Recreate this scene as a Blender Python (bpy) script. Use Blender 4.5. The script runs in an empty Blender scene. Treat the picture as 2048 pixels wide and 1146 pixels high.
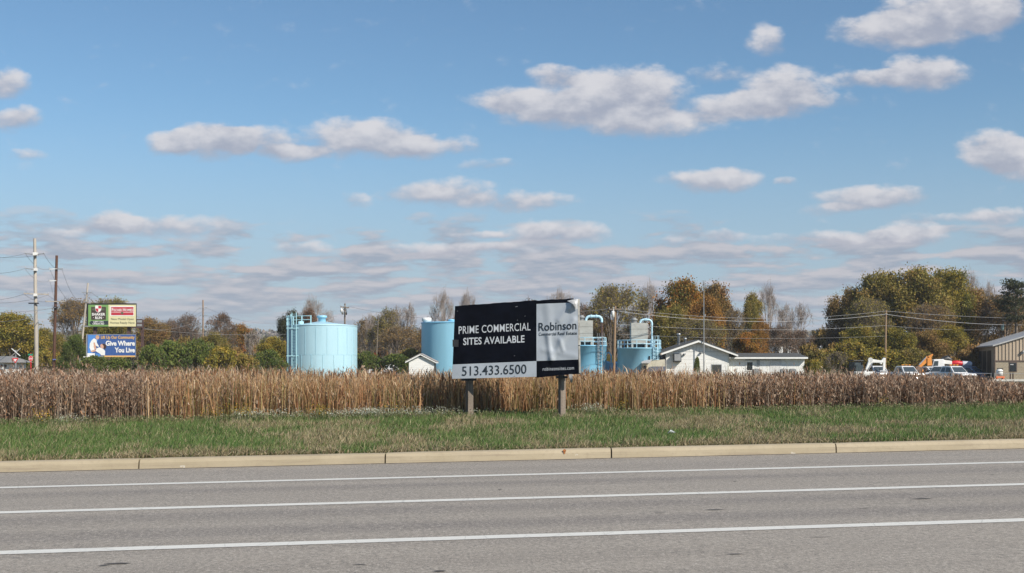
import bpy, math, random
import numpy as np
from mathutils import Vector, Matrix

random.seed(7)
RNG = np.random.default_rng(7)
SC = bpy.context.scene
COL = SC.collection
rad = math.radians

# ------------------------------------------------------------------ camera
F = 2400.0      # focal length in photograph pixels (2048 wide)
CH = 1.5        # eye height above the road
HY = 727.0      # level line
cam_d = bpy.data.cameras.new("camera")
cam = bpy.data.objects.new("camera", cam_d)
COL.objects.link(cam)
cam.location = (0, 0, CH)
cam.rotation_euler = (rad(90), 0, 0)
cam_d.sensor_width = 36.0
cam_d.lens = F / 2048 * 36
cam_d.shift_y = (HY - 573) / 2048
cam_d.clip_start = 0.1
cam_d.clip_end = 12000
SC.camera = cam

# ------------------------------------------------------------------ light
SUN_AZ, SUN_EL = rad(46), rad(37)          # behind the camera, to the right
sun_dir = Vector((math.sin(SUN_AZ) * math.cos(SUN_EL), -math.cos(SUN_AZ) * math.cos(SUN_EL), math.sin(SUN_EL)))
sd = bpy.data.lights.new("sun", 'SUN')
sd.energy = 4.6
sd.angle = rad(0.53)
sd.color = (1.0, 0.92, 0.80)
so = bpy.data.objects.new("sun", sd)
COL.objects.link(so)
so.rotation_euler = sun_dir.to_track_quat('Z', 'Y').to_euler()
so.location = (30, -40, 60)

SC.view_settings.view_transform = 'Standard'
SC.view_settings.look = 'None'
SC.view_settings.exposure = 0.36
SC.view_settings.gamma = 1.0
SC.view_settings.use_curve_mapping = False
SC.render.engine = 'CYCLES'
SC.cycles.max_bounces = 6
SC.cycles.diffuse_bounces = 2
SC.cycles.glossy_bounces = 2
SC.cycles.transmission_bounces = 3
SC.cycles.transparent_max_bounces = 6
SC.cycles.use_adaptive_sampling = True
SC.cycles.adaptive_threshold = 0.015


class N:
    """small helper to write node trees as expressions"""
    def __init__(s, tree):
        s.t = tree

    def node(s, typ, ins=(), out=0, **kw):
        n = s.t.nodes.new(typ)
        for k, v in kw.items():
            setattr(n, k, v)
        items = ins.items() if isinstance(ins, dict) else enumerate(ins)
        for k, v in items:
            if v is None:
                continue
            if isinstance(v, bpy.types.NodeSocket):
                s.t.links.new(v, n.inputs[k])
            else:
                n.inputs[k].default_value = v
        return n.outputs[out]

    def m(s, op, a, b=None, c=None, clamp=False):
        return s.node('ShaderNodeMath', (a, b, c), operation=op, use_clamp=clamp)

    def v(s, op, a, b=None, c=None, scale=None, out=0):
        d = {0: a}
        if b is not None: d[1] = b
        if c is not None: d[2] = c
        if scale is not None: d[3] = scale
        return s.node('ShaderNodeVectorMath', d, out=out, operation=op)

    def mix(s, f, a, b, blend='MIX'):
        n = s.t.nodes.new('ShaderNodeMix')
        n.data_type = 'RGBA'
        n.blend_type = blend
        for i, val in ((0, f), (6, a), (7, b)):
            if isinstance(val, bpy.types.NodeSocket):
                s.t.links.new(val, n.inputs[i])
            else:
                if i and len(val) == 3:
                    val = (*val, 1)
                n.inputs[i].default_value = val
        return n.outputs[2]

    def noise(s, vec, scale, detail=3, rough=0.5, out=0, dist=0.0):
        return s.node('ShaderNodeTexNoise', {'Vector': vec, 'Scale': scale, 'Detail': detail, 'Roughness': rough, 'Distortion': dist}, out=out)

    def smooth(s, x, a, b, to0=0.0, to1=1.0):
        n = s.t.nodes.new('ShaderNodeMapRange')
        n.interpolation_type = 'SMOOTHSTEP'
        for i, val in enumerate((x, a, b, to0, to1)):
            if isinstance(val, bpy.types.NodeSocket):
                s.t.links.new(val, n.inputs[i])
            else:
                n.inputs[i].default_value = val
        return n.outputs[0]

    def ramp(s, f, stops):
        n = s.t.nodes.new('ShaderNodeValToRGB')
        e = n.color_ramp.elements
        while len(e) < len(stops):
            e.new(0.5)
        for el, (p, c) in zip(e, stops):
            el.position = p
            el.color = (*c, 1)
        s.t.links.new(f, n.inputs[0])
        return n.outputs[0]


# ------------------------------------------------------------------ sky
world = bpy.data.worlds.new("World")
SC.world = world
world.use_nodes = True
wt = world.node_tree
wt.nodes.clear()
w = N(wt)
SKY_STRENGTH = 0.09
skyn = wt.nodes.new('ShaderNodeTexSky')
skyn.sky_type = 'NISHITA'
skyn.sun_disc = False
skyn.sun_elevation = SUN_EL
skyn.sun_rotation = math.pi - SUN_AZ      # azimuth measured from +Y towards +X
skyn.altitude = 200
skyn.air_density = 1.0
skyn.dust_density = 0.6
skyn.ozone_density = 1.6
tc = w.node('ShaderNodeTexCoord')
sep = wt.nodes.new('ShaderNodeSeparateXYZ')
wt.links.new(tc, sep.inputs[0])
dx, dy, dz = sep.outputs
ysafe = w.m('MAXIMUM', dy, 0.05)
U_ = w.m('DIVIDE', dx, ysafe)              # tangent of the bearing, and of the height over the horizon
V_ = w.m('DIVIDE', dz, ysafe)
pv = w.node('ShaderNodeCombineXYZ', (U_, V_, 0.0))
# wobble of the outlines
wob = w.noise(w.v('MULTIPLY', pv, (15.0, 26.0, 1.0)), 1.0, 4, 0.6, out=1)
pw = w.v('MULTIPLY_ADD', w.v('SUBTRACT', wob, (0.5, 0.5, 0.5)), (0.030, 0.016, 0.0), pv)
CL = [  # bearing, height (both in photograph pixels), half width, half height, weight
    (1775, 66, 112, 36, 1), (1890, 32, 135, 56, 1.1), (1985, 14, 75, 48, 1),
    (1852, 147, 92, 36, 1.1), (1735, 161, 76, 20, 0.9), (1537, 80, 42, 34, 0.75),
    (1185, 212, 150, 52, .45), (1440, 222, 120, 26, .3), (1112, 155, 55, 24, .85), (1260, 185, 115, 54, 1.05), (1005, 196, 72, 26, .8), (1100, 220, 125, 34, .85),
    (1300, 250, 135, 30, .85), (1435, 143, 66, 20, .5), (1570, 185, 95, 48, 1.05), (1470, 212, 92, 30, .8), (1700, 202, 62, 16, .5),
    (425, 282, 80, 36, 1.05), (338, 287, 48, 24, .9), (515, 284, 85, 26, .85), (730, 278, 125, 40, 1.05), (590, 308, 66, 18, .8),
    (845, 295, 72, 24, .7), (940, 292, 50, 20, .45), (975, 330, 66, 12, .5),
    (880, 385, 110, 28, .9), (1040, 405, 110, 20, .8), (714, 397, 36, 15, .55),
    (1425, 357, 100, 24, 1.0), (1577, 364, 26, 10, .6),
    (1745, 396, 115, 24, 1.0), (1670, 420, 60, 12, .6),
    (1990, 300, 72, 42, 1.05), (2060, 325, 80, 45, 1.05),
    (1115, 464, 115, 25, 1.0), (960, 469, 52, 11, .7),
    (215, 442, 70, 24, .9), (335, 452, 140, 24, .85), (130, 464, 66, 11, .6),
    (5, 168, 62, 32, .9), (25, 240, 60, 26, .9), (52, 310, 46, 12, .5),
    (1340, 482, 52, 12, .65), (1448, 474, 44, 16, .8), (1822, 470, 75, 24, .9), (1680, 478, 160, 18, .8),
    (1990, 432, 75, 18, .8), (1850, 438, 80, 11, .5), (600, 494, 62, 16, .75), (905, 500, 190, 15, .8),
]
dens = None
sh = None
for (cx, cy, rx, ry, wt_) in CL:
    u0, v0 = (cx - 1024) / F, (HY - cy) / F
    ix, iy = F / (rx * 1.20), F / (ry * 1.28)
    lv = w.v('MULTIPLY_ADD', pw, (ix, iy, 0.0), (-u0 * ix, -v0 * iy, 0.0))
    d2 = w.v('DOT_PRODUCT', lv, lv, out=1)
    wi = w.m('MULTIPLY_ADD', d2, -wt_, wt_, clamp=False)
    wi = w.m('MAXIMUM', wi, 0.0)
    lw = w.v('SCALE', lv, scale=wi)
    dens = wi if dens is None else w.m('ADD', dens, wi)
    sh = lw if sh is None else w.v('ADD', sh, lw)
sepS = wt.nodes.new('ShaderNodeSeparateXYZ')
wt.links.new(sh, sepS.inputs[0])
shade_y = w.m('DIVIDE', sepS.outputs[1], w.m('ADD', dens, 0.05))    # -1 base .. 1 top
puff = w.noise(w.v('MULTIPLY', pv, (36.0, 62.0, 1.0)), 1.0, 6, 0.58)
puffc = w.m('SUBTRACT', puff, 0.5)
e1 = w.m('MULTIPLY_ADD', puffc, 1.5, w.m('MINIMUM', dens, 1.2))
front = w.smooth(dy, 0.5, 0.65)
a1 = w.m('MULTIPLY', w.smooth(e1, 0.12, w.m('MULTIPLY_ADD', shade_y, -0.28, 0.92)), front)
# the cloud layer towards the horizon and round the rest of the sky: a field on a level plane
zs = w.m('ADD', w.m('MAXIMUM', dz, 0.0), 0.028)
lg = w.m('LOGARITHM', zs, 2.71828)
plane = w.node('ShaderNodeCombineXYZ', (w.m('MULTIPLY', dx, 16.0), w.m('MULTIPLY', dy, 16.0), w.m('MULTIPLY', lg, 8.6)))
f1 = w.noise(plane, 1.0, 6, 0.56)
f1b = w.noise(w.v('ADD', plane, (0.0, 0.0, 0.40)), 1.0, 4, 0.56)
low = w.smooth(V_, 0.090, 0.160, 1.0, 0.0)               # dense only low over the horizon
lowm = w.m('MULTIPLY', low, front)
away = w.m('SUBTRACT', 1.0, front)
thr = w.m('SUBTRACT', 0.70, w.m('ADD', w.m('MULTIPLY', lowm, 0.305), w.m('MULTIPLY', away, 0.13)))
a2 = w.smooth(w.m('SUBTRACT', f1, thr), 0.0, 0.13)
hz = w.smooth(dz, 0.0, 0.06, 0.35, 1.0)
a2 = w.m('MULTIPLY', w.m('MULTIPLY', a2, w.m('MAXIMUM', lowm, away)), w.m('MULTIPLY', hz, 0.85))
# colours (times the strength of the background)
K = 1.0 / SKY_STRENGTH
c_lit = tuple(K * c for c in (0.56, 0.55, 0.57))
c_base = tuple(K * c for c in (0.305, 0.325, 0.395))
lit1 = w.smooth(w.m('ADD', w.m('MULTIPLY', shade_y, 1.0), w.m('MULTIPLY', puffc, 2.6)), -0.62, 0.72)
col1 = w.mix(lit1, c_base, c_lit)
lit2 = w.smooth(w.m('SUBTRACT', f1, f1b), -0.10, 0.16)
col2 = w.mix(lit2, tuple(K * c for c in (0.265, 0.295, 0.365)), tuple(K * c for c in (0.46, 0.435, 0.46)))
skyc = w.mix(1.0, skyn.outputs[0], (0.73, 0.915, 1.0), blend='MULTIPLY')
SKYC_NODE = skyc
# thin milky air low down
milk = w.smooth(dz, 0.0, 0.22, 0.85, 0.0)
skyc = w.mix(milk, skyc, tuple(K * c for c in (0.305, 0.365, 0.455)))
full = w.mix(a2, skyc, col2)
full = w.mix(w.m('MULTIPLY', a1, 0.92), full, col1)
bg = wt.nodes.new('ShaderNodeBackground')
bg.inputs[1].default_value = SKY_STRENGTH
wt.links.new(full, bg.inputs[0])
wo = wt.nodes.new('ShaderNodeOutputWorld')
wt.links.new(bg.outputs[0], wo.inputs[0])
world.cycles.sampling_method = 'MANUAL'
world.cycles.sample_map_resolution = 512

# ------------------------------------------------------------------ helpers
def P(px, py, D):
    return Vector(((px - 1024) * D / F, D, CH - (py - HY) * D / F))


def tag(o, label=None, cat=None, group=None, kind=None):
    if label: o['label'] = label
    if cat: o['category'] = cat
    if group: o['group'] = group
    if kind: o['kind'] = kind
    return o


def thing(name, loc, label, cat, group=None, kind=None):
    o = bpy.data.objects.new(name, None)
    COL.objects.link(o)
    o.location = loc
    o.empty_display_size = 0.3
    return tag(o, label, cat, group, kind)


def wloc(o):
    p = Vector(o.location)
    while o.parent:
        o = o.parent
        p += Vector(o.location)
    return p


class MB:
    def __init__(s):
        s.v = []; s.f = []; s.mi = []; s.sm = []

    def add(s, vs, fs, mi=0, smooth=False):
        b = len(s.v)
        s.v.extend([tuple(p) for p in vs])
        for f in fs:
            s.f.append([i + b for i in f]); s.mi.append(mi); s.sm.append(smooth)
        return s

    def box(s, c, size, rz=0.0, mi=0, M=None):
        hx, hy, hz_ = size[0] / 2, size[1] / 2, size[2] / 2
        R = M if M is not None else Matrix.Rotation(rz, 3, 'Z')
        c = Vector(c)
        vs = [c + R @ Vector((x, y, z)) for x in (-hx, hx) for y in (-hy, hy) for z in (-hz_, hz_)]
        s.add(vs, [(0, 1, 3, 2), (4, 6, 7, 5), (0, 4, 5, 1), (2, 3, 7, 6), (0, 2, 6, 4), (1, 5, 7, 3)], mi)
        return s

    def bar(s, a, b, wd, dp=None, mi=0):
        """square bar from a to b"""
        a, b = Vector(a), Vector(b)
        d = b - a
        R = d.to_track_quat('Z', 'Y').to_matrix()
        return s.box((a + b) / 2, (wd, dp or wd, d.length), M=R, mi=mi)

    def quad(s, a, b, c, d, mi=0):
        return s.add([a, b, c, d], [(0, 1, 2, 3)], mi)

    def tube(s, pts, r, n=8, mi=0, caps=True, smooth=True):
        pts = [Vector(p) for p in pts]
        if not isinstance(r, (list, tuple)): r = [r] * len(pts)
        vs = []; fs = []
        up = None
        for i, p in enumerate(pts):
            t = (pts[min(i + 1, len(pts) - 1)] - pts[max(i - 1, 0)]).normalized()
            if up is None:
                up = t.orthogonal().normalized()
            up = (up - t * up.dot(t)).normalized()
            sd_ = t.cross(up)
            for k in range(n):
                a = 2 * math.pi * k / n
                vs.append(p + (up * math.cos(a) + sd_ * math.sin(a)) * r[i])
        for i in range(len(pts) - 1):
            for k in range(n):
                k2 = (k + 1) % n
                fs.append((i * n + k, i * n + k2, (i + 1) * n + k2, (i + 1) * n + k))
        s.add(vs, fs, mi, smooth)
        if caps:
            s.add(vs[:n], [tuple(reversed(range(n)))], mi)
            s.add(vs[-n:], [tuple(range(n))], mi)
        return s

    def lathe(s, c, prof, n=48, mi=0, smooth=True):
        c = Vector(c)
        vs = []; fs = []
        for (r, z) in prof:
            for k in range(n):
                a = 2 * math.pi * k / n
                vs.append(c + Vector((r * math.cos(a), r * math.sin(a), z)))
        for i in range(len(prof) - 1):
            for k in range(n):
                k2 = (k + 1) % n
                fs.append((i * n + k, i * n + k2, (i + 1) * n + k2, (i + 1) * n + k))
        return s.add(vs, fs, mi, smooth)

    def prism(s, poly, y0, y1, mi=0):
        """poly in (x, z), pushed along y"""
        n = len(poly)
        vs = [(x, y0, z) for x, z in poly] + [(x, y1, z) for x, z in poly]
        fs = [tuple(range(n)), tuple(reversed(range(n, 2 * n)))]
        for i in range(n):
            j = (i + 1) % n
            fs.append((i, i + n, j + n, j))
        return s.add(vs, fs, mi)

    def build(s, name, mats, parent=None, bevel=0, smooth_all=False, M=None):
        me = bpy.data.meshes.new(name)
        off = wloc(parent) if parent is not None else Vector((0, 0, 0))
        vs = [Vector(p) for p in s.v]
        if M is not None: vs = [M @ p for p in vs]
        me.from_pydata([tuple(p - off) for p in vs], [], s.f)
        if not isinstance(mats, (list, tuple)): mats = [mats]
        for m_ in mats: me.materials.append(m_)
        me.polygons.foreach_set('material_index', s.mi)
        me.polygons.foreach_set('use_smooth', [bool(x) or smooth_all for x in s.sm])
        me.validate(); me.update()
        o = bpy.data.objects.new(name, me)
        COL.objects.link(o)
        if parent is not None: o.parent = parent
        if bevel:
            md = o.modifiers.new('bevel', 'BEVEL'); md.width = bevel; md.segments = 2; md.limit_method = 'ANGLE'
        return o


def fast_mesh(name, verts, faces, mats, attrs=None, parent=None, smooth=False, mat_idx=None, link=True):
    """faces: (n,k) int array; attrs: name -> (n,) floats or (n,3) colours per vertex"""
    verts = np.asarray(verts, dtype=np.float32); faces = np.asarray(faces, dtype=np.int32)
    me = bpy.data.meshes.new(name)
    n, k = faces.shape
    me.vertices.add(len(verts)); me.vertices.foreach_set('co', verts.ravel())
    me.loops.add(n * k); me.loops.foreach_set('vertex_index', faces.ravel())
    me.polygons.add(n)
    me.polygons.foreach_set('loop_start', np.arange(0, n * k, k, dtype=np.int32))
    me.polygons.foreach_set('loop_total', np.full(n, k, dtype=np.int32))
    if smooth: me.polygons.foreach_set('use_smooth', np.ones(n, dtype=bool))
    for a, val in (attrs or {}).items():
        val = np.asarray(val, dtype=np.float32)
        if val.ndim == 1:
            at = me.attributes.new(a, 'FLOAT', 'POINT'); at.data.foreach_set('value', val)
        else:
            at = me.attributes.new(a, 'FLOAT_COLOR', 'POINT')
            at.data.foreach_set('color', np.concatenate([val, np.ones((len(val), 1), np.float32)], 1).ravel())
    if not isinstance(mats, (list, tuple)): mats = [mats]
    for m_ in mats: me.materials.append(m_)
    if mat_idx is not None: me.polygons.foreach_set('material_index', np.asarray(mat_idx, dtype=np.int32))
    me.update(calc_edges=True)
    if not link: return me
    o = bpy.data.objects.new(name, me)
    COL.objects.link(o)
    if parent is not None: o.parent = parent
    return o


def _hash(ix, iy, seed):
    h = (ix.astype(np.int64) * 374761393 + iy.astype(np.int64) * 668265263 + seed * 1442695041) & 0xffffffff
    h = ((h ^ (h >> 13)) * 1274126177) & 0xffffffff
    return ((h ^ (h >> 16)) & 0xffff) / 65535.0


def vnoise(x, y, seed=0, octaves=3):
    x = np.asarray(x, float); y = np.asarray(y, float)
    out = 0; amp = 1; tot = 0
    for o_ in range(octaves):
        ix, iy = np.floor(x), np.floor(y)
        fx, fy = x - ix, y - iy
        fx = fx * fx * (3 - 2 * fx); fy = fy * fy * (3 - 2 * fy)
        a = _hash(ix, iy, seed + o_); b = _hash(ix + 1, iy, seed + o_); c = _hash(ix, iy + 1, seed + o_); d = _hash(ix + 1, iy + 1, seed + o_)
        out = out + amp * ((a * (1 - fx) + b * fx) * (1 - fy) + (c * (1 - fx) + d * fx) * fy)
        tot += amp; amp *= 0.5; x = x * 2.03 + 11.3; y = y * 2.03 + 5.1
    return out / tot


# ------------------------------------------------------------------ materials
def base_mat(name):
    m_ = bpy.data.materials.new(name); m_.use_nodes = True
    nt = m_.node_tree
    b = nt.nodes['Principled BSDF']
    return m_, N(nt), b


def mat(name, c, rough=0.6, var=0.15, scale=3.0, bump=0.0, bscale=40.0, metal=0.0, dirt=None, spec=None, streak=False):
    """plain surface with some unevenness of tone; dirt = (colour, amount)"""
    m_, n, b = base_mat(name)
    co = n.node('ShaderNodeTexCoord', out=3)
    if streak:
        co2 = n.v('MULTIPLY', co, (1.0, 1.0, 0.12))
    else:
        co2 = co
    nz = n.noise(co2, scale, 4, 0.6)
    lo = tuple(x * (1 - var) for x in c); hi = tuple(min(1, x * (1 + var)) for x in c)
    col = n.mix(n.smooth(nz, 0.3, 0.7), lo, hi)
    if dirt:
        nd = n.noise(co2, scale * 2.3, 5, 0.65)
        col = n.mix(n.m('MULTIPLY', n.smooth(nd, 0.5, 0.72), dirt[1]), col, dirt[0])
    n.t.links.new(col, b.inputs['Base Color'])
    b.inputs['Roughness'].default_value = rough
    b.inputs['Metallic'].default_value = metal
    if spec is not None: b.inputs['Specular IOR Level'].default_value = spec
    if bump:
        nb = n.noise(co, bscale, 4, 0.6)
        bn = n.node('ShaderNodeBump', {'Strength': bump, 'Distance': 0.02, 'Height': nb})
        n.t.links.new(bn, b.inputs['Normal'])
    return m_


def leaf_mat(name, stops, transl=0.32, rough=0.6):
    """stops along the per-leaf random value"""
    m_, n, b = base_mat(name)
    at = n.node('ShaderNodeAttribute', attribute_name='rnd', out=2)
    oi = n.node('ShaderNodeObjectInfo', out=5)
    f = n.m('ADD', at, n.m('MULTIPLY', n.m('SUBTRACT', oi, 0.5), 0.12), clamp=True)
    col = n.ramp(f, stops)
    n.t.links.new(col, b.inputs['Base Color'])
    b.inputs['Roughness'].default_value = rough
    b.inputs['Specular IOR Level'].default_value = 0.25
    tr = n.node('ShaderNodeBsdfTranslucent', {0: col})
    mx = n.t.nodes.new('ShaderNodeMixShader'); mx.inputs[0].default_value = transl
    n.t.links.new(b.outputs[0], mx.inputs[1]); n.t.links.new(tr, mx.inputs[2])
    n.t.links.new(mx.outputs[0], n.t.nodes['Material Output'].inputs[0])
    return m_


def vcol_mat(name, transl=0.25, rough=0.65):
    m_, n, b = base_mat(name)
    at = n.node('ShaderNodeAttribute', attribute_name='tint', out=0)
    n.t.links.new(at, b.inputs['Base Color'])
    b.inputs['Roughness'].default_value = rough
    b.inputs['Specular IOR Level'].default_value = 0.2
    tr = n.node('ShaderNodeBsdfTranslucent', {0: at})
    mx = n.t.nodes.new('ShaderNodeMixShader'); mx.inputs[0].default_value = transl
    n.t.links.new(b.outputs[0], mx.inputs[1]); n.t.links.new(tr, mx.inputs[2])
    n.t.links.new(mx.outputs[0], n.t.nodes['Material Output'].inputs[0])
    return m_


M_white = mat('white_paint', (.74, .74, .72), .5, .05, 2, .1)
M_whitewall = mat('white_wall', (.72, .72, .70), .7, .06, .8, .15, 12, dirt=((.45, .44, .40), .25))
M_bark = mat('bark', (.18, .145, .115), .9, .35, 2.0)
M_bark_pale = mat('bark_pale', (.34, .285, .25), .9, .3, 2.0)
M_woodpole_pale = mat('weathered_pole', (.40, .36, .31), .85, .2, 1.5, streak=True)
M_woodpole_brown = mat('brown_pole', (.085, .038, .022), .8, .25, 1.5, streak=True)
M_woodpole_tan = mat('tan_pole', (.27, .18, .11), .85, .2, 1.5, streak=True)
M_post = mat('grey_lumber', (.19, .155, .125), .85, .25, 6, .5, 30, streak=True, dirt=((.10, .08, .065), .6))
M_blue = mat('light_blue_paint', (.38, .58, .67), .4, .05, .5, streak=True, dirt=((.28, .46, .55), .4))
M_blue2 = mat('sky_blue_paint', (.23, .55, .78), .4, .05, .5, streak=True, dirt=((.12, .36, .58), .3))
M_blue_mid = mat('mid_blue_paint', (.27, .54, .70), .4, .06, .5, streak=True, dirt=((.17, .42, .58), .3))
M_seam = mat('seam', (.15, .31, .39), .6, .1)
M_conc = mat('tower_concrete', (.38, .385, .36), .85, .1, 1.2, .2, 10, dirt=((.25, .25, .24), .4))
M_dark = mat('dark_opening', (.012, .012, .014), .5, .2)
M_black = mat('black_metal', (.02, .02, .022), .45, .2)
M_steel = mat('galvanised', (.45, .46, .47), .4, .1, metal=.6)
M_brownsteel = mat('brown_steel', (.08, .045, .04), .6, .2)
M_grey = mat('grey_paint', (.25, .26, .27), .6, .1)
M_roofdark = mat('dark_shingle', (.07, .07, .068), .85, .2, 8)
M_rooflight = mat('metal_roof', (.36, .36, .36), .5, .1, 1)
M_tan = mat('tan_metal', (.36, .29, .215), .5, .06, 1, streak=True)
M_tan_dark = mat('tan_trim', (.11, .075, .06), .6, .1)
M_glass = mat('dark_glass', (.02, .025, .03), .08, .1)
M_glass_b = mat('car_glass', (.05, .065, .075), .07, .1)
M_tyre = mat('tyre', (.02, .02, .02), .85, .1)
M_carwhite = mat('white_car_paint', (.72, .73, .74), .25, .03)
M_cargrey = mat('grey_car_paint', (.16, .17, .19), .3, .05)
M_carblue = mat('blue_car_paint', (.12, .17, .27), .3, .05)
M_orange = mat('orange_paint', (.62, .24, .045), .4, .08)
M_amber = mat('amber_lens', (.75, .30, .03), .3, .05)
M_red = mat('red_paint', (.60, .02, .03), .4, .05)
M_green_sign = mat('green_sign', (.02, .25, .15), .5, .05)
M_wire = mat('wire', (.30, .30, .31), .5, .1)
M_wire_dark = mat('wire_dark', (.10, .10, .11), .5, .1)
M_chrome = mat('chrome', (.6, .6, .6), .15, .05, metal=.9)
M_flag = mat('red_cloth', (.7, .1, .05), .6, .05)

# ------------------------------------------------------------------ the lie of the land
TA = 0.138          # the road runs off to the right at this slope
GR = 0.0122         # and climbs to the right


def sstep(x, a, b):
    t = np.clip((np.asarray(x, float) - a) / (b - a), 0, 1)
    return t * t * (3 - 2 * t)


def grade(x, y):
    return GR * np.clip(x, -80, 80) * (1 - sstep(y, 42, 85))


def ridge(x, y):
    """far hills"""
    u = x / np.maximum(y, 1)
    hgt = 33 + 3 * np.sin(u * 9 + 1.0) + 3 * np.sin(u * 23 + 2) - 8 * sstep(u, .1, .35) - 4 * sstep(-u, .28, .45)
    return hgt * sstep(y, 520, 1500)


def land(x, y):
    x = np.asarray(x, float); y = np.asarray(y, float)
    q = y - x * TA
    p = np.where(q < 18.63, -0.25, 0.0)
    p = np.where((q >= 18.63) & (q < 28), 0.135 + 0.105 * sstep(q, 18.7, 27.5), p)
    lot = .55 * sstep(y, 75, 110) * (1 - sstep(y, 220, 320))
    p = np.where(q >= 28, 0.24 - 0.29 * sstep(q, 28, 31) + 0.05 * sstep(q, 45, 60), p)
    bumps = (vnoise(x * .7, y * .7, 3) - .5) * .06 * (q > 19)
    return p - lot + bumps + grade(x, y) + ridge(x, y)


def H(x, y):
    return float(land(np.array([x]), np.array([y]))[0])


# ground sheet
xs = np.concatenate([-np.geomspace(5000, 42, 34), np.arange(-41, 41.1, .8), np.geomspace(42, 5000, 34)])
ys = np.concatenate([[-600, -200, -80, -40, -20], np.arange(-10, 18, 2.0), [18.3, 18.60, 18.66], np.arange(18.9, 34, .35), np.arange(34, 60, 1.2), np.geomspace(61, 6000, 70)])
gx, gy = np.meshgrid(xs, ys)
# shear the rows near the road so that they follow the kerb
shear = gx * TA * (np.abs(gy - 15) < 45) * np.clip(1.6 - np.abs(gy - 15) / 28, 0, 1) * (np.abs(gx) < 60) + 0
gy2 = gy + np.where(np.abs(gx) < 60, shear, np.sign(gx) * 60 * TA * np.clip(1.6 - np.abs(gy - 15) / 28, 0, 1) * (np.abs(gy - 15) < 45))
gz = land(gx, gy2)
nY, nX = gx.shape
idx = np.arange(nY * nX).reshape(nY, nX)
fc = np.stack([idx[:-1, :-1], idx[:-1, 1:], idx[1:, 1:], idx[1:, :-1]], -1).reshape(-1, 4)
m_, n, b = base_mat('soil_and_turf')
geo = n.node('ShaderNodeNewGeometry', out=0)
sp = n.t.nodes.new('ShaderNodeSeparateXYZ'); n.t.links.new(geo, sp.inputs[0])
t1 = n.noise(geo, .6, 5, .6); t2 = n.noise(geo, 9, 4, .6)
turf = n.mix(n.smooth(t1, .4, .65), (.075, .095, .03), (.17, .14, .075))
turf = n.mix(n.m('MULTIPLY', n.smooth(t2, .45, .7), .5), turf, (.06, .05, .03))
t3 = n.noise(geo, .02, 4, .6)
fieldc = n.mix(n.smooth(t3, .4, .6), (.11, .115, .05), (.16, .13, .08))
colr = n.mix(n.smooth(sp.outputs[1], 35.0, 90.0), turf, fieldc)
colr = n.mix(n.smooth(sp.outputs[1], 450.0, 700.0), colr, (.105, .085, .065))
n.t.links.new(colr, b.inputs['Base Color']); b.inputs['Roughness'].default_value = .95
b.inputs['Specular IOR Level'].default_value = .1
M_ground = m_
g_ = fast_mesh('ground', np.stack([gx, gy2, gz], -1).reshape(-1, 3), fc, M_ground, smooth=True)
tag(g_, 'turf verge and open field running to the far hills', None, None, 'structure')

# road
m_, n, b = base_mat('worn_asphalt')
geo = n.node('ShaderNodeNewGeometry', out=0)
rot = n.node('ShaderNodeMapping', {'Vector': geo, 'Rotation': (0, 0, -math.atan(TA))})
s2 = n.t.nodes.new('ShaderNodeSeparateXYZ'); n.t.links.new(rot, s2.inputs[0])
along = n.v('MULTIPLY', rot, (.10, 1.6, 1.0))
band = n.noise(along, 1.0, 3, .5)
blot = n.noise(rot, .55, 4, .6)
grit = n.noise(rot, 95, 2, .7)
grit2 = n.noise(n.v('MULTIPLY', rot, (1.0, .6, 1.0)), 30, 3, .8)
base = n.mix(n.smooth(band, .34, .66), (.245, .218, .186), (.285, .255, .218))
base = n.mix(n.m('MULTIPLY', n.smooth(blot, .4, .7), .3), base, (.225, .205, .18))
# polished wheel paths: darker, along the lanes
rq = s2.outputs[1]
wp = None
for cpos, wd_ in ((12.55, .30), (11.30, .34), (15.1, .25)):
    d_ = n.m('ABSOLUTE', n.m('SUBTRACT', rq, cpos * math.cos(math.atan(TA))))
    t_ = n.smooth(d_, .05, wd_ + .2, 1.0, 0.0)
    wp = t_ if wp is None else n.m('MAXIMUM', wp, t_)
wpn = n.m('MULTIPLY', wp, n.smooth(band, .25, .6, .35, .75))
base = n.mix(wpn, base, (.168, .150, .136))
gr = n.m('MULTIPLY_ADD', n.m('SUBTRACT', grit, .5), 1.7, n.m('MULTIPLY', n.m('SUBTRACT', grit2, .5), 1.5))
base = n.mix(n.m('MULTIPLY', n.smooth(gr, .05, .40), .85), base, (.46, .42, .37))
base = n.mix(n.m('MULTIPLY', n.smooth(gr, -.05, -.38), .8), base, (.085, .08, .078))
# faint tyre streaks
stv = n.v('MULTIPLY', rot, (.22, 9.0, 1.0))
st = n.noise(stv, 1.0, 3, .6)
base = n.mix(n.m('MULTIPLY', n.smooth(st, .63, .72), .28), base, (.10, .095, .095))
n.t.links.new(base, b.inputs['Base Color']); b.inputs['Roughness'].default_value = .85
bn = n.node('ShaderNodeBump', {'Strength': .6, 'Distance': .006, 'Height': grit})
n.t.links.new(bn, b.inputs['Normal'])
M_asphalt = m_


def strip(name, mtl, q0, q1, x0=-140, x1=140, dz_=0.0, step=2.0, parent=None, wav=0.0):
    X = np.arange(x0, x1 + .01, step)
    vs = []
    for k, q in ((0, q0), (1, q1)):
        qq = q + (vnoise(X * 2.5, X * 0 + k * 7, 9) - .5) * wav
        yy = qq + X * TA
        vs.append(np.stack([X, yy, grade(X, yy * 0 + 10) + dz_], -1))
    V = np.concatenate(vs); m = len(X)
    fcs = np.stack([np.arange(m - 1), np.arange(1, m), np.arange(1, m) + m, np.arange(m - 1) + m], -1)
    return fast_mesh(name, V, fcs, mtl, parent=parent)


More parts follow.
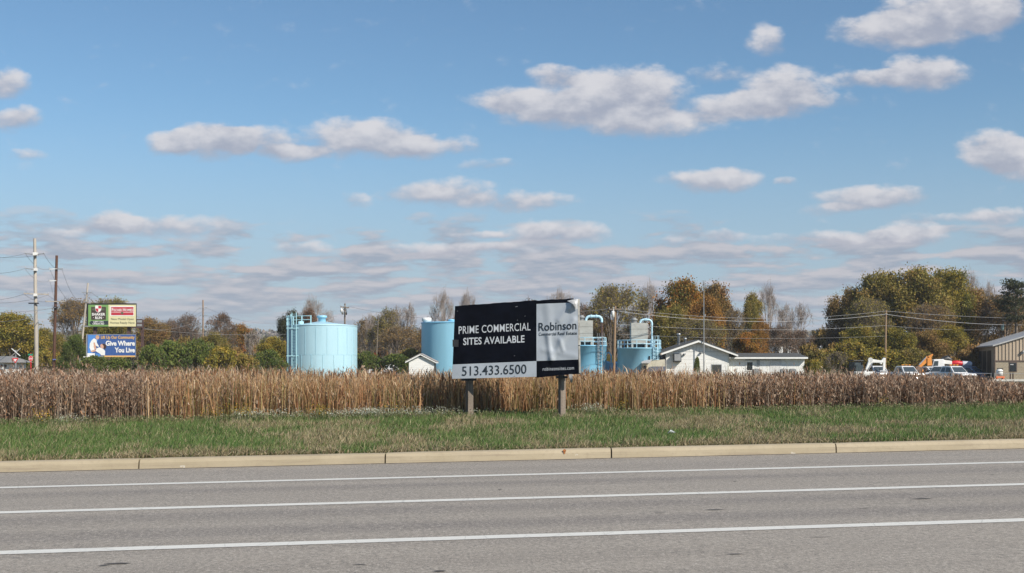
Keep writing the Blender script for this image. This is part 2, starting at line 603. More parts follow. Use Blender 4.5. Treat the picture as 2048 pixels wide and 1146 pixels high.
tag(strip('road', M_asphalt, -9, 18.58), 'weathered grey asphalt road', None, None, 'structure')
m_, n, b = base_mat('road_paint')
geo = n.node('ShaderNodeNewGeometry', out=0)
nw = n.noise(geo, 30, 4, .7); nl = n.noise(geo, 1.2, 3, .6)
pc = n.mix(n.smooth(nw, .56, .74), (.62, .61, .57), (.36, .35, .32))
pc = n.mix(n.m('MULTIPLY', n.smooth(nl, .4, .7), .25), pc, (.55, .55, .52))
wv = n.node('ShaderNodeTexVoronoi', {'Vector': n.v('MULTIPLY', geo, (2.6, .5, 1)), 'Scale': 1.0}, feature='DISTANCE_TO_EDGE')
pc = n.mix(n.smooth(wv, .0, .012, .35, 0.0), pc, (.25, .25, .24))
n.t.links.new(pc, b.inputs['Base Color']); b.inputs['Roughness'].default_value = .7
M_paint = m_
for q, wd_, lb in ((16.14, .20, 'white lane line nearest the kerb'), (13.33, .20, 'white lane line in the middle of the road'), (10.40, .20, 'wide white lane line nearest the camera')):
    tag(strip('lane_line', M_paint, q - wd_ / 2, q + wd_ / 2, dz_=.004, step=.12, x0=-60, x1=60, wav=.022), lb, None, None, 'structure')
tag(strip('lane_line', M_paint, -1.1, -0.9, dz_=.004), 'white lane line behind the camera', None, None, 'structure')

# gutter line of dirt, kerb stones with open joints
m_, n, b = base_mat('kerb_concrete')
geo = n.node('ShaderNodeNewGeometry', out=0)
a_ = n.noise(geo, .8, 4, .6); b_ = n.noise(geo, 14, 5, .65); c_ = n.noise(n.v('MULTIPLY', geo, (.6, 1, 12)), 1.5, 4, .6)
kc = n.mix(n.smooth(a_, .3, .7), (.325, .272, .185), (.385, .325, .23))
kc = n.mix(n.m('MULTIPLY', n.smooth(b_, .5, .7), .45), kc, (.27, .22, .155))
kc = n.mix(n.m('MULTIPLY', n.smooth(c_, .5, .72), .6), kc, (.24, .195, .14))
d_ = n.noise(geo, 5, 3, .5)
kc = n.mix(n.smooth(d_, .73, .76), kc, (.46, .42, .35))
n.t.links.new(kc, b.inputs['Base Color']); b.inputs['Roughness'].default_value = .85
bn = n.node('ShaderNodeBump', {'Strength': .3, 'Distance': .01, 'Height': b_}); n.t.links.new(bn, b.inputs['Normal'])
M_kerb = m_
kerb = thing('kerb', (0, 18.6, 0), 'long buff concrete kerb between road and grass', None, None, 'structure')
joints = [-5.54 - 3.6 * k for k in range(14, 0, -1)] + [-5.54, -1.935, 1.557, 5.21] + [5.21 + 3.62 * k for k in range(1, 15)]
prof = [(0, -.06), (0, .0), (.012, .095), (.035, .137), (.07, .152), (.19, .155), (.205, .145), (.205, -.06)]
for i in range(len(joints) - 1):
    xa, xb = joints[i] + .011, joints[i + 1] - .011
    k = 10
    dz_ = random.uniform(-.004, .004); dq = random.uniform(-.005, .005)
    mb = MB(); vs = []
    for j in range(k + 1):
        X = xa + (xb - xa) * j / k
        endr = .004 if j in (0, k) else 0
        for (q, z) in prof:
            yy = 18.56 + q + dq + X * TA
            vs.append((X, yy + (endr if q < .05 else 0), z + dz_ - (endr if z > .1 else 0) + float(grade(X, 10))))
    m_p = len(prof); fs = []
    for j in range(k):
        for p_ in range(m_p - 1):
            fs.append((j * m_p + p_, (j + 1) * m_p + p_, (j + 1) * m_p + p_ + 1, j * m_p + p_ + 1))
    fs.append(tuple(range(m_p))); fs.append(tuple(reversed(range(k * m_p, (k + 1) * m_p))))
    mb.add(vs, fs)
    mb.build('kerb_stone', M_kerb, kerb)
# dark joint filler set back behind the stones' faces
M_joint = mat('joint_dirt', (.05, .04, .03), .95, .3)
tag(strip('gutter', mat('gutter_dirt', (.13, .11, .09), .95, .3, 4), 18.50, 18.575, dz_=.004, step=.15, wav=.07, x0=-60, x1=60), 'thin dark line of dirt at the foot of the kerb', None, None, 'structure')
ks = strip('joint_filler', M_joint, 18.60, 18.72, dz_=.10, x0=-50, x1=50)
ks.parent = kerb; ks.location = (0, -18.6, 0)
# rust spot and chalk scrapes on the kerb's face
sp_ = MB()
for (px, py, r_) in ((1129, 903, .035),):
    D = 18.56 / (1 - TA * (px - 1024) / F)
    c = P(px, py, D - .012)
    for a in range(1):
        vs = [c + Vector((r_ * (1 + .35 * math.sin(3 * t)) * math.cos(t) * .6, 0.006, r_ * math.sin(t) * 1.1)) for t in np.linspace(0, 6.283, 14, endpoint=False)]
        sp_.add(vs, [tuple(range(14))])
o = sp_.build('rust_spot', mat('rust', (.33, .12, .035), .9, .4, 40), kerb)
o.location.y += 0.004


# small dark marks on the asphalt
M_mark = mat('tar_mark', (.105, .095, .088), .8, .2)
mkp = MB()
for (px, py, ln, wd_) in ((1429, 1020, .24, .016), (1845, 998, .26, .02), (1322, 1026, .16, .008), (1470, 1109, .16, .01), (235, 1128, .22, .02), (207, 1132, .1, .012), (1730, 1017, .2, .007), (720, 1130, .12, .01), (1000, 980, .05, .02), (1470, 963, .05, .02), (1985, 950, .05, .02), (870, 958, .04, .02), (880, 1143, .1, .02), (1610, 925, .2, .008), (330, 952, .2, .008), (1640, 1075, .22, .006)):
    g0 = (py - HY) + GR * (px - 1024)
    D = CH * F / g0
    X = (px - 1024) * D / F
    k = 8
    up = [(X + ln * (t - .5), D + ln * (t - .5) * TA * .6 + wd_ * math.sin(math.pi * t) * 1.4) for t in np.linspace(0, 1, k)]
    dn = [(X + ln * (t - .5), D + ln * (t - .5) * TA * .6 - wd_ * math.sin(math.pi * t) * 1.4) for t in np.linspace(1, 0, k)][1:-1]
    ring = up + dn
    mkp.add([(x, y, float(grade(x, 10)) + .0065) for x, y in ring], [tuple(range(len(ring)))])
tag(mkp.build('road_scuffs', M_mark), 'small dark tar scuffs on the asphalt', None, None, 'structure')

# ------------------------------------------------------------------ turf, reeds, weeds
M_blade = vcol_mat('grass_blades', .3)
M_reed = vcol_mat('reed_leaves', .2)


def blades(n, x, y, z, h, wd, lean, az, col_b, col_t, curve=0.5):
    """bent tapering strips: 5 vertices, 3 triangles each"""
    sx, sy = np.cos(az), np.sin(az)            # lean direction
    wa = RNG.uniform(0, np.pi, n)              # blade width direction
    wx, wy = np.cos(wa) * wd / 2, np.sin(wa) * wd / 2
    mh = h * .55
    l1 = lean * .30 * h; l2 = lean * h
    hz_ = h * np.sqrt(np.clip(1 - (lean * .8) ** 2, .1, 1))
    V = np.zeros((n, 5, 3), np.float32)
    V[:, 0] = np.stack([x - wx, y - wy, z], -1); V[:, 1] = np.stack([x + wx, y + wy, z], -1)
    V[:, 2] = np.stack([x - wx * .85 + sx * l1, y - wy * .85 + sy * l1, z + hz_ * .55], -1)
    V[:, 3] = np.stack([x + wx * .85 + sx * l1, y + wy * .85 + sy * l1, z + hz_ * .55], -1)
    V[:, 4] = np.stack([x + sx * l2, y + sy * l2, z + hz_], -1)
    base_i = np.arange(n)[:, None] * 5
    T = np.concatenate([base_i + np.array([[0, 1, 3]]), base_i + np.array([[0, 3, 2]]), base_i + np.array([[2, 3, 4]])])
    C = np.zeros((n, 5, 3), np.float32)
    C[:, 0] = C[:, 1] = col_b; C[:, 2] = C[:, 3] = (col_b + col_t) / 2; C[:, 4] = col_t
    return V.reshape(-1, 3), T, C.reshape(-1, 3)


def pick(cols, n, wts=None):
    cols = np.array(cols, float)
    i = RNG.choice(len(cols), n, p=None if wts is None else np.array(wts) / np.sum(wts))
    return cols[i] * RNG.uniform(.75, 1.25, (n, 1))


def joinm(parts):
    vs, fs, cs, k = [], [], [], 0
    for v_, f_, c_ in parts:
        vs.append(v_); fs.append(f_ + k); cs.append(c_); k += len(v_)
    return np.concatenate(vs), np.concatenate(fs), np.concatenate(cs)


# turf
n = 250000
q = 18.80 + (RNG.random(n) ** 1.25) * 9.5
hw = 13.5 * (q / 27) ** 1 + 1.5
x = RNG.uniform(-1, 1, n) * hw + .6
y = q + x * TA
dry = .55 * vnoise(x * .9 + 3, y * .55, 21, 4) + .45 * vnoise(x * .25 + 3, y * .3, 22, 3) + .13 * np.exp(-(q - 18.8) / .5) - .02 + .22 * np.exp(-((x + 8.2) / 1.3) ** 2 - ((q - 19.4) / 1.2) ** 2)
pd = sstep(dry, .485, .62)
isdry = RNG.random(n) < (.10 + .66 * pd)
green = pick([(.115, .205, .05), (.165, .255, .075), (.08, .16, .045), (.23, .28, .11)], n)
tan_ = pick([(.42, .34, .21), (.32, .26, .15), (.50, .42, .28), (.24, .20, .11)], n)
ct = np.where(isdry[:, None], tan_, green)
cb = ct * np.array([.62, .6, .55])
clump = vnoise(x * 2.2, y * 2.2, 31, 3)
h = RNG.uniform(.05, .15, n) * (.65 + .9 * clump) * (1 + .25 * sstep(q, 26, 27.6))
edge = sstep(q, 18.8, 19.05)
h *= (.55 + .45 * edge)
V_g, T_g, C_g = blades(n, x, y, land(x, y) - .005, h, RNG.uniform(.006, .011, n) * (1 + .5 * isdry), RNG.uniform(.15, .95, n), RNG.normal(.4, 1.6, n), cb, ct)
# straw thatch lying flat
n2 = 26000
q = 18.76 + RNG.random(n2) ** 1.6 * 8; x = RNG.uniform(-1, 1, n2) * (13.5 * q / 27 + 1.5) + .6; y = q + x * TA
keep = RNG.random(n2) < sstep(vnoise(x * .9 + 3, y * .55, 21, 4) + .15 * np.exp(-(q - 18.8) / .5), .45, .75)
x, y = x[keep], y[keep]; k_ = len(x)
tc_ = pick([(.38, .31, .19), (.28, .22, .13), (.44, .37, .25)], k_)
V2, T2, C2 = blades(k_, x, y, land(x, y) + RNG.uniform(.01, .05, k_), RNG.uniform(.06, .17, k_), RNG.uniform(.006, .012, k_), RNG.uniform(1.0, 1.3, k_), RNG.uniform(0, 6.28, k_), tc_ * .8, tc_)
Vg, Tg, Cg = joinm([(V_g, T_g, C_g), (V2, T2, C2)])
tag(fast_mesh('grass', Vg, Tg, M_blade, {'tint': Cg}), 'rough green turf with straw patches between kerb and reeds', 'grass', None, 'stuff')

# reed bed: the height its tops reach along the photograph
TOPX = np.array([-400, 0, 150, 300, 450, 600, 800, 1024, 1250, 1400, 1500, 1600, 1700, 1770, 1850, 1930, 1970, 2000, 2048, 2500])
TOPY = np.array([738, 738, 738, 738, 737, 740, 741, 739, 741, 743, 745, 746, 747, 749, 750, 752, 758, 766, 768, 769])


def top_z(x, y):
    px = 1024 + x / y * F
    ty = np.interp(px, TOPX, TOPY)
    return CH - (ty - HY) * np.minimum(y, 36) / F, px


n = 100000
q = 27.9 + RNG.random(n) ** 1.35 * 10
x = RNG.uniform(-1, 1, n) * (q * .4267 + 3.5) * 1.03
y = q + x * TA
edge_w = (vnoise(x * .9, x * 0 + 4, 5, 3) - .5) * 1.0
keep = q > 28.25 + edge_w * .6
x, y, q = x[keep], y[keep], q[keep]; n = len(x)
tz, px = top_z(x, y)
zone = .93 * np.clip(sstep(px + (vnoise(x * .8, y * .8, 61) - .5) * 420, 120, 560) * (1 - sstep(px + (vnoise(x * .8, y * .8, 62) - .5) * 380, 1330, 1680)), 0, 1)      # 1 = cattail, 0 = brown weeds
cat = RNG.random(n) < zone
gz_ = land(x, y)
hmax = np.maximum(tz - gz_, .3) * (.89 + .19 * vnoise(x * 1.3, y * .6, 8, 3) )
xc, yc, gc, hc = x[cat], y[cat], gz_[cat], hmax[cat]; n = len(xc)
patch = vnoise(xc * 1.1, yc * .7, 44, 3)
tan_ = pick([(.58, .385, .215), (.49, .295, .155), (.70, .53, .34), (.36, .17, .085), (.43, .315, .175), (.50, .42, .20), (.20, .13, .075)], n, [3, 3, 2, 3, 2, 1.2, 1.2])
grn = pick([(.20, .19, .06), (.26, .22, .075), (.15, .17, .06)], n)
isg = RNG.random(n) < (.10 + .30 * sstep(patch, .48, .72))
ct = np.where(isg[:, None], grn, tan_)
low_ = RNG.random(n)
h = hc * np.where(low_ < .62, RNG.normal(.955, .05, n), RNG.uniform(.45, .95, n))
h *= np.where(RNG.random(n) < .04, RNG.uniform(1.03, 1.14, n), 1)
lean = np.abs(RNG.normal(0, .18, n)) + .02
fallen = RNG.random(n) < .09
lean = np.where(fallen, RNG.uniform(.5, .95, n), lean)
h = np.where(fallen, h * .8, h)
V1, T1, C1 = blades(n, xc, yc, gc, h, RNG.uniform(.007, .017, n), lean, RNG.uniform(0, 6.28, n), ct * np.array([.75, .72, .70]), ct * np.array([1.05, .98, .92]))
# broken leaf tips folded over near the top
m = n // 2
sel = RNG.choice(n, m, replace=False)
xf = xc[sel] + RNG.normal(0, .05, m); yf = yc[sel] + RNG.normal(0, .05, m)
zf = gc[sel] + hc[sel] * RNG.uniform(.35, .95, m)
ctf = pick([(.48, .33, .20), (.38, .22, .12), (.30, .15, .08), (.55, .42, .28)], m)
V2, T2, C2 = blades(m, xf, yf, zf, RNG.uniform(.10, .32, m), RNG.uniform(.012, .024, m), RNG.uniform(.3, 1.15, m), RNG.uniform(0, 6.28, m), ctf * .9, ctf)
flip = RNG.random(m) < .5
V2 = V2.reshape(m, 5, 3); dzv = V2[:, :, 2] - zf[:, None]
V2[:, :, 2] = np.where(flip[:, None], zf[:, None] - dzv, V2[:, :, 2]); V2 = V2.reshape(-1, 3)
Vr, Tr, Cr = joinm([(V1, T1, C1), (V2, T2, C2)])
tag(fast_mesh('reeds', Vr, Tr, M_reed, {'tint': Cr}), 'tall dry tan and rust cattail reeds behind the grass', 'reeds', None, 'stuff')

# cattail seed heads
n = 700
sel = RNG.choice(len(xc), n, replace=False)
k = 5
ang = np.arange(k) / k * 2 * np.pi
hx, hy_ = xc[sel], yc[sel]; hzz = gc[sel] + hc[sel] * RNG.uniform(.72, .93, n); L = RNG.uniform(.10, .17, n); R_ = RNG.uniform(.010, .015, n)
lx = RNG.normal(0, .12, n)
V = np.zeros((n, 3, k, 3), np.float32)
for j, (t, rr) in enumerate(((0, .7), (.5, 1.0), (1, .6))):
    V[:, j, :, 0] = (hx + lx * L * t)[:, None] + np.cos(ang) * R_[:, None] * rr
    V[:, j, :, 1] = hy_[:, None] + np.sin(ang) * R_[:, None] * rr
    V[:, j, :, 2] = (hzz + L * t)[:, None]
V = V.reshape(-1, 3)
fs = []
for j in range(2):
    for a in range(k):
        a2_ = (a + 1) % k
        fs.append([j * k + a, j * k + a2_, (j + 1) * k + a2_]); fs.append([j * k + a, (j + 1) * k + a2_, (j + 1) * k + a])
fs = (np.arange(n)[:, None, None] * 3 * k + np.array(fs)[None]).reshape(-1, 3)
C = np.repeat(pick([(.11, .05, .028), (.16, .075, .04), (.30, .22, .15)], n), 3 * k, axis=0)
tag(fast_mesh('cattail_heads', V, fs, M_reed, {'tint': C}), 'dark brown seed heads among the cattail reeds', 'seed heads', None, 'stuff')

# brown dried weeds at both ends: stems with curled leaves and seed clusters
xw, yw, gw, hw_ = x[~cat], y[~cat], gz_[~cat], hmax[~cat]; n = len(xw)
h = hw_ * np.where(RNG.random(n) < .5, RNG.normal(.93, .07, n), RNG.uniform(.4, .92, n))
h *= np.where(RNG.random(n) < .03, RNG.uniform(1.05, 1.2, n), 1)
ct = pick([(.27, .19, .135), (.35, .265, .195), (.20, .135, .095), (.44, .355, .275)], n)
ln_ = np.abs(RNG.normal(0, .12, n)); az_ = RNG.uniform(0, 6.28, n)
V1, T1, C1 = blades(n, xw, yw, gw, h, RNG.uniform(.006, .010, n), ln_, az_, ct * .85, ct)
parts_ = [(V1, T1, C1)]
for j in range(5):
    t = RNG.uniform(.30, 1.0, n)
    l_ = ln_ * h * np.where(t < .55, t * .545, .30 + (t - .55) * 1.55)
    xx = xw + np.cos(az_) * l_ + RNG.normal(0, .02, n); yy = yw + np.sin(az_) * l_ + RNG.normal(0, .02, n); zz = gw + h * t
    cl = pick([(.235, .15, .10), (.34, .24, .175), (.165, .10, .068), (.44, .335, .25), (.30, .165, .095)], n)
    Vj, Tj, Cj = blades(n, xx, yy, zz, RNG.uniform(.05, .13, n), RNG.uniform(.014, .034, n), RNG.uniform(.2, 1.1, n), RNG.uniform(0, 6.28, n), cl, cl * 1.1)
    fl = RNG.random(n) < .5
    Vj = Vj.reshape(n, 5, 3); Vj[:, :, 2] = np.where(fl[:, None], 2 * zz[:, None] - Vj[:, :, 2], Vj[:, :, 2])
    parts_.append((Vj.reshape(-1, 3), Tj, Cj))
Vw, Tw, Cw = joinm(parts_)
tag(fast_mesh('weeds', Vw, Tw, M_reed, {'tint': Cw}), 'dark brown dried weeds at both ends of the reed bed', 'weeds', None, 'stuff')

# taller thin grasses standing up before the white buildings and tank
n = 420
pxs = np.concatenate([RNG.normal(1400, 60, 130), RNG.uniform(1470, 1720, 170), RNG.normal(640, 45, 50), RNG.uniform(200, 1500, 70)])
y = RNG.uniform(31, 38, n); x = (pxs - 1024) * y / F
h = (CH - (RNG.uniform(705, 740, n) - HY) * y / F) - land(x, y)
ct = pick([(.30, .26, .13), (.24, .22, .10), (.16, .14, .08), (.20, .24, .09)], n)
V1, T1, C1 = blades(n, x, y, land(x, y), h, RNG.uniform(.007, .012, n), RNG.uniform(.05, .35, n), RNG.uniform(0, 6.28, n), ct, ct)
tag(fast_mesh('tall_grass', V1, T1, M_reed, {'tint': C1}), 'thin tall grass stalks rising over the reed tops', 'grass', None, 'stuff')


# goldenrod and white asters along the foot of the reeds
def flowers(name, label, spots, stemc, headc, hh, nleaf, hs):
    pts_v = []
    for (px, py, spread, cnt) in spots:
        m = cnt
        pxx = RNG.normal(px, spread, m)
        u = (pxx - 1024) / F
        q0 = 27.75 + RNG.uniform(-.25, .35, m)
        D = q0 / (1 - TA * u)
        X = u * D
        hgt = hh * RNG.uniform(.6, 1.1, m)
        g0 = land(X, D)
        cs = pick(stemc, m)
        pts_v.append(blades(m, X, D, g0, hgt, RNG.uniform(.006, .012, m), RNG.uniform(.05, .4, m), RNG.uniform(0, 6.28, m), cs * .8, cs))
        for j in range(nleaf):
            xx = X + RNG.normal(0, .035, m); yy = D + RNG.normal(0, .035, m); zz = g0 + hgt * RNG.uniform(.55, 1.0, m)
            cs2 = pick(headc, m)
            pts_v.append(blades(m, xx, yy, zz, RNG.uniform(.6, 1, m) * hs, RNG.uniform(.6, 1, m) * hs * .8, RNG.uniform(.2, 1.2, m), RNG.uniform(0, 6.28, m), cs2, cs2))
    Vv, Tt, Cc = joinm(pts_v)
    return tag(fast_mesh(name, Vv, Tt, M_reed, {'tint': Cc}), label, 'flowers', None, 'stuff')


flowers('white_asters', 'small white aster flowers along the foot of the reeds',
        [(760, 820, 75, 330), (740, 820, 22, 160), (500, 828, 22, 130), (1180, 820, 25, 110), (560, 830, 40, 60), (660, 830, 50, 110), (150, 835, 25, 60), (860, 825, 40, 90)],
        [(.16, .17, .10), (.20, .20, .13)], [(.55, .57, .48), (.40, .42, .32), (.68, .70, .62), (.2, .23, .13)], .30, 4, .022)
flowers('goldenrod', 'yellow goldenrod clumps along the foot of the reeds',
        [(478, 828, 16, 55), (640, 820, 7, 34), (630, 830, 22, 24), (75, 820, 14, 30), (430, 815, 10, 16), (1240, 800, 14, 16), (405, 833, 10, 10), (780, 800, 20, 14), (1335, 770, 12, 10), (1765, 800, 9, 10)],
        [(.10, .12, .04), (.14, .14, .05)], [(.55, .34, .03), (.48, .30, .05), (.14, .16, .05)], .42, 5, .026)
flowers('low_weeds', 'low green weeds where turf meets the reeds',
        [(p_, 830, 60, 130) for p_ in range(0, 2100, 100)],
        [(.10, .14, .05), (.16, .17, .08), (.22, .19, .11)], [(.11, .15, .055), (.17, .19, .09), (.26, .22, .13)], .20, 3, .04)

# litter
lt = MB()
c = P(1342, 874, 21.3)
g0 = H(c.x, c.y)
pts = [(-.08, 0, .03), (-.03, -.03, .075), (.03, .01, .085), (.08, -.02, .05), (.05, .05, .02), (-.04, .05, .03), (0, 0, .10)]
lt.add([Vector((c.x, c.y, g0 + .03)) + Vector(p) for p in pts], [(0, 1, 6), (1, 2, 6), (2, 3, 6), (3, 4, 6), (4, 5, 6), (5, 0, 6), (0, 1, 2, 3)])
tag(lt.build('crumpled_wrapper', mat('wrapper', (.5, .54, .55), .4, .2, 30)), 'small crumpled pale wrapper lying in the grass', 'litter')

# ------------------------------------------------------------------ trees
def unit(v):
    return v / np.maximum(np.linalg.norm(v, axis=-1, keepdims=True), 1e-6)


def bez(a, c, b, t):
    t = t[..., None]
    return (1 - t) ** 2 * a + 2 * t * (1 - t) * c + t * t * b


def dbez(a, c, b, t):
    t = t[..., None]
    return unit(2 * (1 - t) * (c - a) + 2 * t * (b - c))


def tubes(a, c, b, r0, r1, nseg, ns):
    n = len(a)
    ts = np.linspace(0, 1, nseg + 1)
    T = np.broadcast_to(ts, (n, nseg + 1))
    p = bez(a[:, None], c[:, None], b[:, None], T)
    d = dbez(a[:, None], c[:, None], b[:, None], T)
    ref = np.where(np.abs(d[..., 2:3]) > .9, np.array([1., 0, 0]), np.array([0, 0, 1.]))
    s1 = unit(np.cross(d, ref)); s2 = np.cross(d, s1)
    R = (r0[:, None] * (1 - T) + r1[:, None] * T)
    ang = np.arange(ns) / ns * 2 * np.pi
    V = p[:, :, None] + (s1[:, :, None] * np.cos(ang)[None, None, :, None] + s2[:, :, None] * np.sin(ang)[None, None, :, None]) * R[:, :, None, None]
    f = []
    for i in range(nseg):
        for k in range(ns):
            k2 = (k + 1) % ns
            f.append([i * ns + k, i * ns + k2, (i + 1) * ns + k2, (i + 1) * ns + k])
    Fc = (np.arange(n)[:, None, None] * ((nseg + 1) * ns) + np.array(f)[None]).reshape(-1, 4)
    return V.reshape(-1, 3), Fc


def tree_mesh(seed, Hh=14.0, R=5.5, base=.28, nlimb=7, k2=8, k3=7, k4=5, leaf=0, lsize=.28, lspread=.45, leafy_frac=1.0,
              flat=1.0, twig=.014, up=.3, top_leaf=0.0, wisp=.2, gap=.35, multi=1, narrow_top=1.0, lsc=1.0):
    """returns wood (V,F) and leaves (V,F,rnd); height Hh, crown radius R"""
    g = np.random.default_rng(seed)
    Wv, Wf, kk = [], [], 0
    def put(v_, f_):
        nonlocal kk
        Wv.append(v_); Wf.append(f_ + kk); kk += len(v_)
    # trunks
    fork = base * Hh
    ta, tb = [], []
    for i in range(multi):
        a0 = np.array([g.normal(0, .25) * (multi > 1), g.normal(0, .25) * (multi > 1), -.2])
        ta.append(a0); tb.append(np.array([g.normal(0, .35 if multi == 1 else 1.0), g.normal(0, .35 if multi == 1 else 1.0), fork * (1.6 if narrow_top < 1 else 1)]))
    ta, tb = np.array(ta), np.array(tb)
    tcn = (ta + tb) / 2 + g.normal(0, .12, ta.shape)
    r_t = .018 * Hh / math.sqrt(multi)
    put(*tubes(ta, tcn, tb, np.full(multi, r_t * 1.25), np.full(multi, r_t * .8), 4, 8))
    # limbs to the crown's shell
    nl = nlimb
    az = np.arange(nl) * 2.4 + g.uniform(0, .8, nl)
    el = np.linspace(.05, 1, nl) ** .8
    g.shuffle(el)
    rr = R * np.cos(el * np.pi / 2 * .92) * g.uniform(.75, 1.05, nl) * .82
    zc = fork + (Hh - fork) * .38
    zz = zc + (Hh - zc) * np.sin(el * np.pi / 2) * g.uniform(.85, 1.0, nl) * .90 * flat
    tgt = np.stack([np.cos(az) * rr, np.sin(az) * rr, zz], -1)
    wh = np.arange(nl) % multi
    tt = g.uniform(.65, 1.0, nl)
    st = bez(ta[wh], tcn[wh], tb[wh], tt)
    mid = st + (tgt - st) * .45 + np.stack([np.cos(az) * rr * .02, np.sin(az) * rr * .02, (tgt[:, 2] - st[:, 2]) * up * .6], -1) + g.normal(0, .25, (nl, 3))
    lv = (st, mid, tgt)
    rl = np.full(nl, r_t * .55) * g.uniform(.8, 1.1, nl)
    put(*tubes(*lv, rl, rl * .35, 5, 5))
    pr = rl
    ks = [k2, k3, k4]; ls = [R * .50 * lsc, R * .27 * lsc, R * .15 * lsc]
    segs = [(3, 4), (2, 3), (1, 3)]
    grp = np.arange(nl)
    lp_id = None
    for L in range(3):
        k = ks[L]
        if k == 0: break
        n = len(lv[0])
        par = np.repeat(np.arange(n), k)
        t = g.uniform(.22 if L else .30, 1.0, n * k) ** .8
        s = bez(lv[0][par], lv[1][par], lv[2][par], t)
        tg = dbez(lv[0][par], lv[1][par], lv[2][par], t)
        cen = np.array([0, 0, zc])
        outw = unit((s - cen) * np.array([1, 1, .7]))
        d = unit(tg * .55 + outw * .45 + g.normal(0, .55, s.shape) + np.array([0, 0, up]))
        ln = ls[L] * g.uniform(.45, 1.25, n * k)
        e = s + d * ln[:, None]
        # keep within the crown
        q = e - cen
        hgt_up = (Hh - zc); hgt_dn = (zc - fork * .8)
        nz = q[:, 2] / np.where(q[:, 2] > 0, hgt_up, hgt_dn)
        rlim = R * np.where(nz > 0, 1 - (1 - narrow_top) * np.clip(nz, 0, 1), 1)
        nr = np.linalg.norm(q[:, :2], axis=1) / rlim
        m_ = np.sqrt(nr ** 2 + nz ** 2)
        lump = .96 + .18 * np.sin(np.arctan2(q[:, 1], q[:, 0]) * 3 + seed) * np.cos(nz * 4) + g.normal(0, .09, len(m_))
        sc_ = np.where(m_ > lump, lump / np.maximum(m_, .01), 1.0)
        e = cen + q * sc_[:, None]
        c = s + (e - s) * .5 + tg * ln[:, None] * .15 + g.normal(0, .06, s.shape) * ln[:, None]
        r = np.maximum(pr[par] * .45 * (1.1 - t * .5), twig)
        put(*tubes(s, c, e, r, np.maximum(r * .45, twig * .7), *segs[L]))
        lv = (s, c, e); pr = r
        grp = grp[par]
        if L == 0: sub = np.arange(n * k)
        else: sub = sub[par]
    W = (np.concatenate(Wv), np.concatenate(Wf))
    if not leaf:
        return W, None
    # leaf sprays on the outermost shoots, thinner on some boughs
    nt = len(lv[0])
    bough = g.random(sub.max() + 1)
    tipz = (lv[2][:, 2] - fork) / (Hh - fork)
    prob = np.where(bough[sub] < leafy_frac, 1.0, .08)
    if top_leaf: prob *= sstep(tipz, top_leaf - .2, top_leaf + .15) * .95 + .05
    prob *= 1 - gap * (g.random(sub.max() + 1)[sub] > .6)
    wts = prob / prob.sum()
    pi_ = g.choice(nt, leaf, p=wts)
    tpos = g.random(leaf)
    c = bez(lv[0][pi_], lv[1][pi_], lv[2][pi_], tpos) + g.normal(0, lspread, (leaf, 3)) * np.array([1, 1, .7])
    a1 = unit(g.normal(0, 1, (leaf, 3))); nrm = unit(g.normal(0, 1, (leaf, 3)) + np.array([0, 0, .6]))
    a1 = unit(np.cross(nrm, a1)); a2 = np.cross(nrm, a1)
    sz = lsize * g.uniform(.5, 1.2, leaf)[:, None]
    V = np.stack([c + a1 * sz, c + a2 * sz * .6, c - a1 * sz * .9, c - a2 * sz * .6 + nrm * sz * .2], 1).reshape(-1, 3)
    Fq = np.arange(leaf * 4).reshape(-1, 4)
    rnd = np.clip(bough[sub[pi_]] * .5 + g.random(leaf) * .35 + .15 * np.clip(tipz[pi_], 0, 1), 0, 1)
    return W, (V, Fq, np.repeat(rnd, 4))


L_GREEN = leaf_mat('leaf_green', [(0, (0.054, 0.086, 0.020)), (.4, (0.096, 0.138, 0.031)), (.75, (0.156, 0.184, 0.039)), (1, (0.252, 0.230, 0.055))])
L_OLIVE = leaf_mat('leaf_olive', [(0, (0.109, 0.109, 0.027)), (.4, (0.217, 0.186, 0.041)), (.7, (0.326, 0.248, 0.061)), (1, (0.362, 0.186, 0.061))])
L_OLIVEB = leaf_mat('leaf_olive_brown', [(0, (0.131, 0.105, 0.035)), (.4, (0.244, 0.169, 0.048)), (.7, (0.319, 0.193, 0.068)), (1, (0.319, 0.145, 0.061))])
L_ORANGE = leaf_mat('leaf_orange', [(0, (0.062, 0.096, 0.022)), (.3, (0.138, 0.132, 0.028)), (.5, (0.325, 0.180, 0.033)), (.75, (0.450, 0.168, 0.028)), (1, (0.400, 0.120, 0.028))])
L_ORANGE2 = leaf_mat('leaf_bright_orange', [(0, (.17, .13, .03)), (.4, (.31, .165, .035)), (1, (.40, .19, .045))])
L_YELLOW = leaf_mat('leaf_yellow_green', [(0, (0.097, 0.108, 0.022)), (.4, (0.207, 0.189, 0.033)), (.75, (0.386, 0.278, 0.044)), (1, (0.469, 0.304, 0.055))])
L_BROWN = leaf_mat('leaf_brown', [(0, (0.102, 0.070, 0.049)), (.5, (0.217, 0.133, 0.084)), (1, (0.319, 0.175, 0.098))])
L_MAUVE = leaf_mat('leaf_far_brush', [(0, (0.112, 0.090, 0.075)), (.35, (0.165, 0.128, 0.105)), (.6, (0.150, 0.150, 0.068)), (.8, (0.240, 0.165, 0.105)), (1, (0.285, 0.180, 0.075))], .1)
L_PINE = leaf_mat('leaf_pine', [(0, (.035, .042, .02)), (1, (.085, .09, .04))])
L_RED = leaf_mat('leaf_red', [(0, (.20, .015, .02)), (1, (.42, .04, .04))])

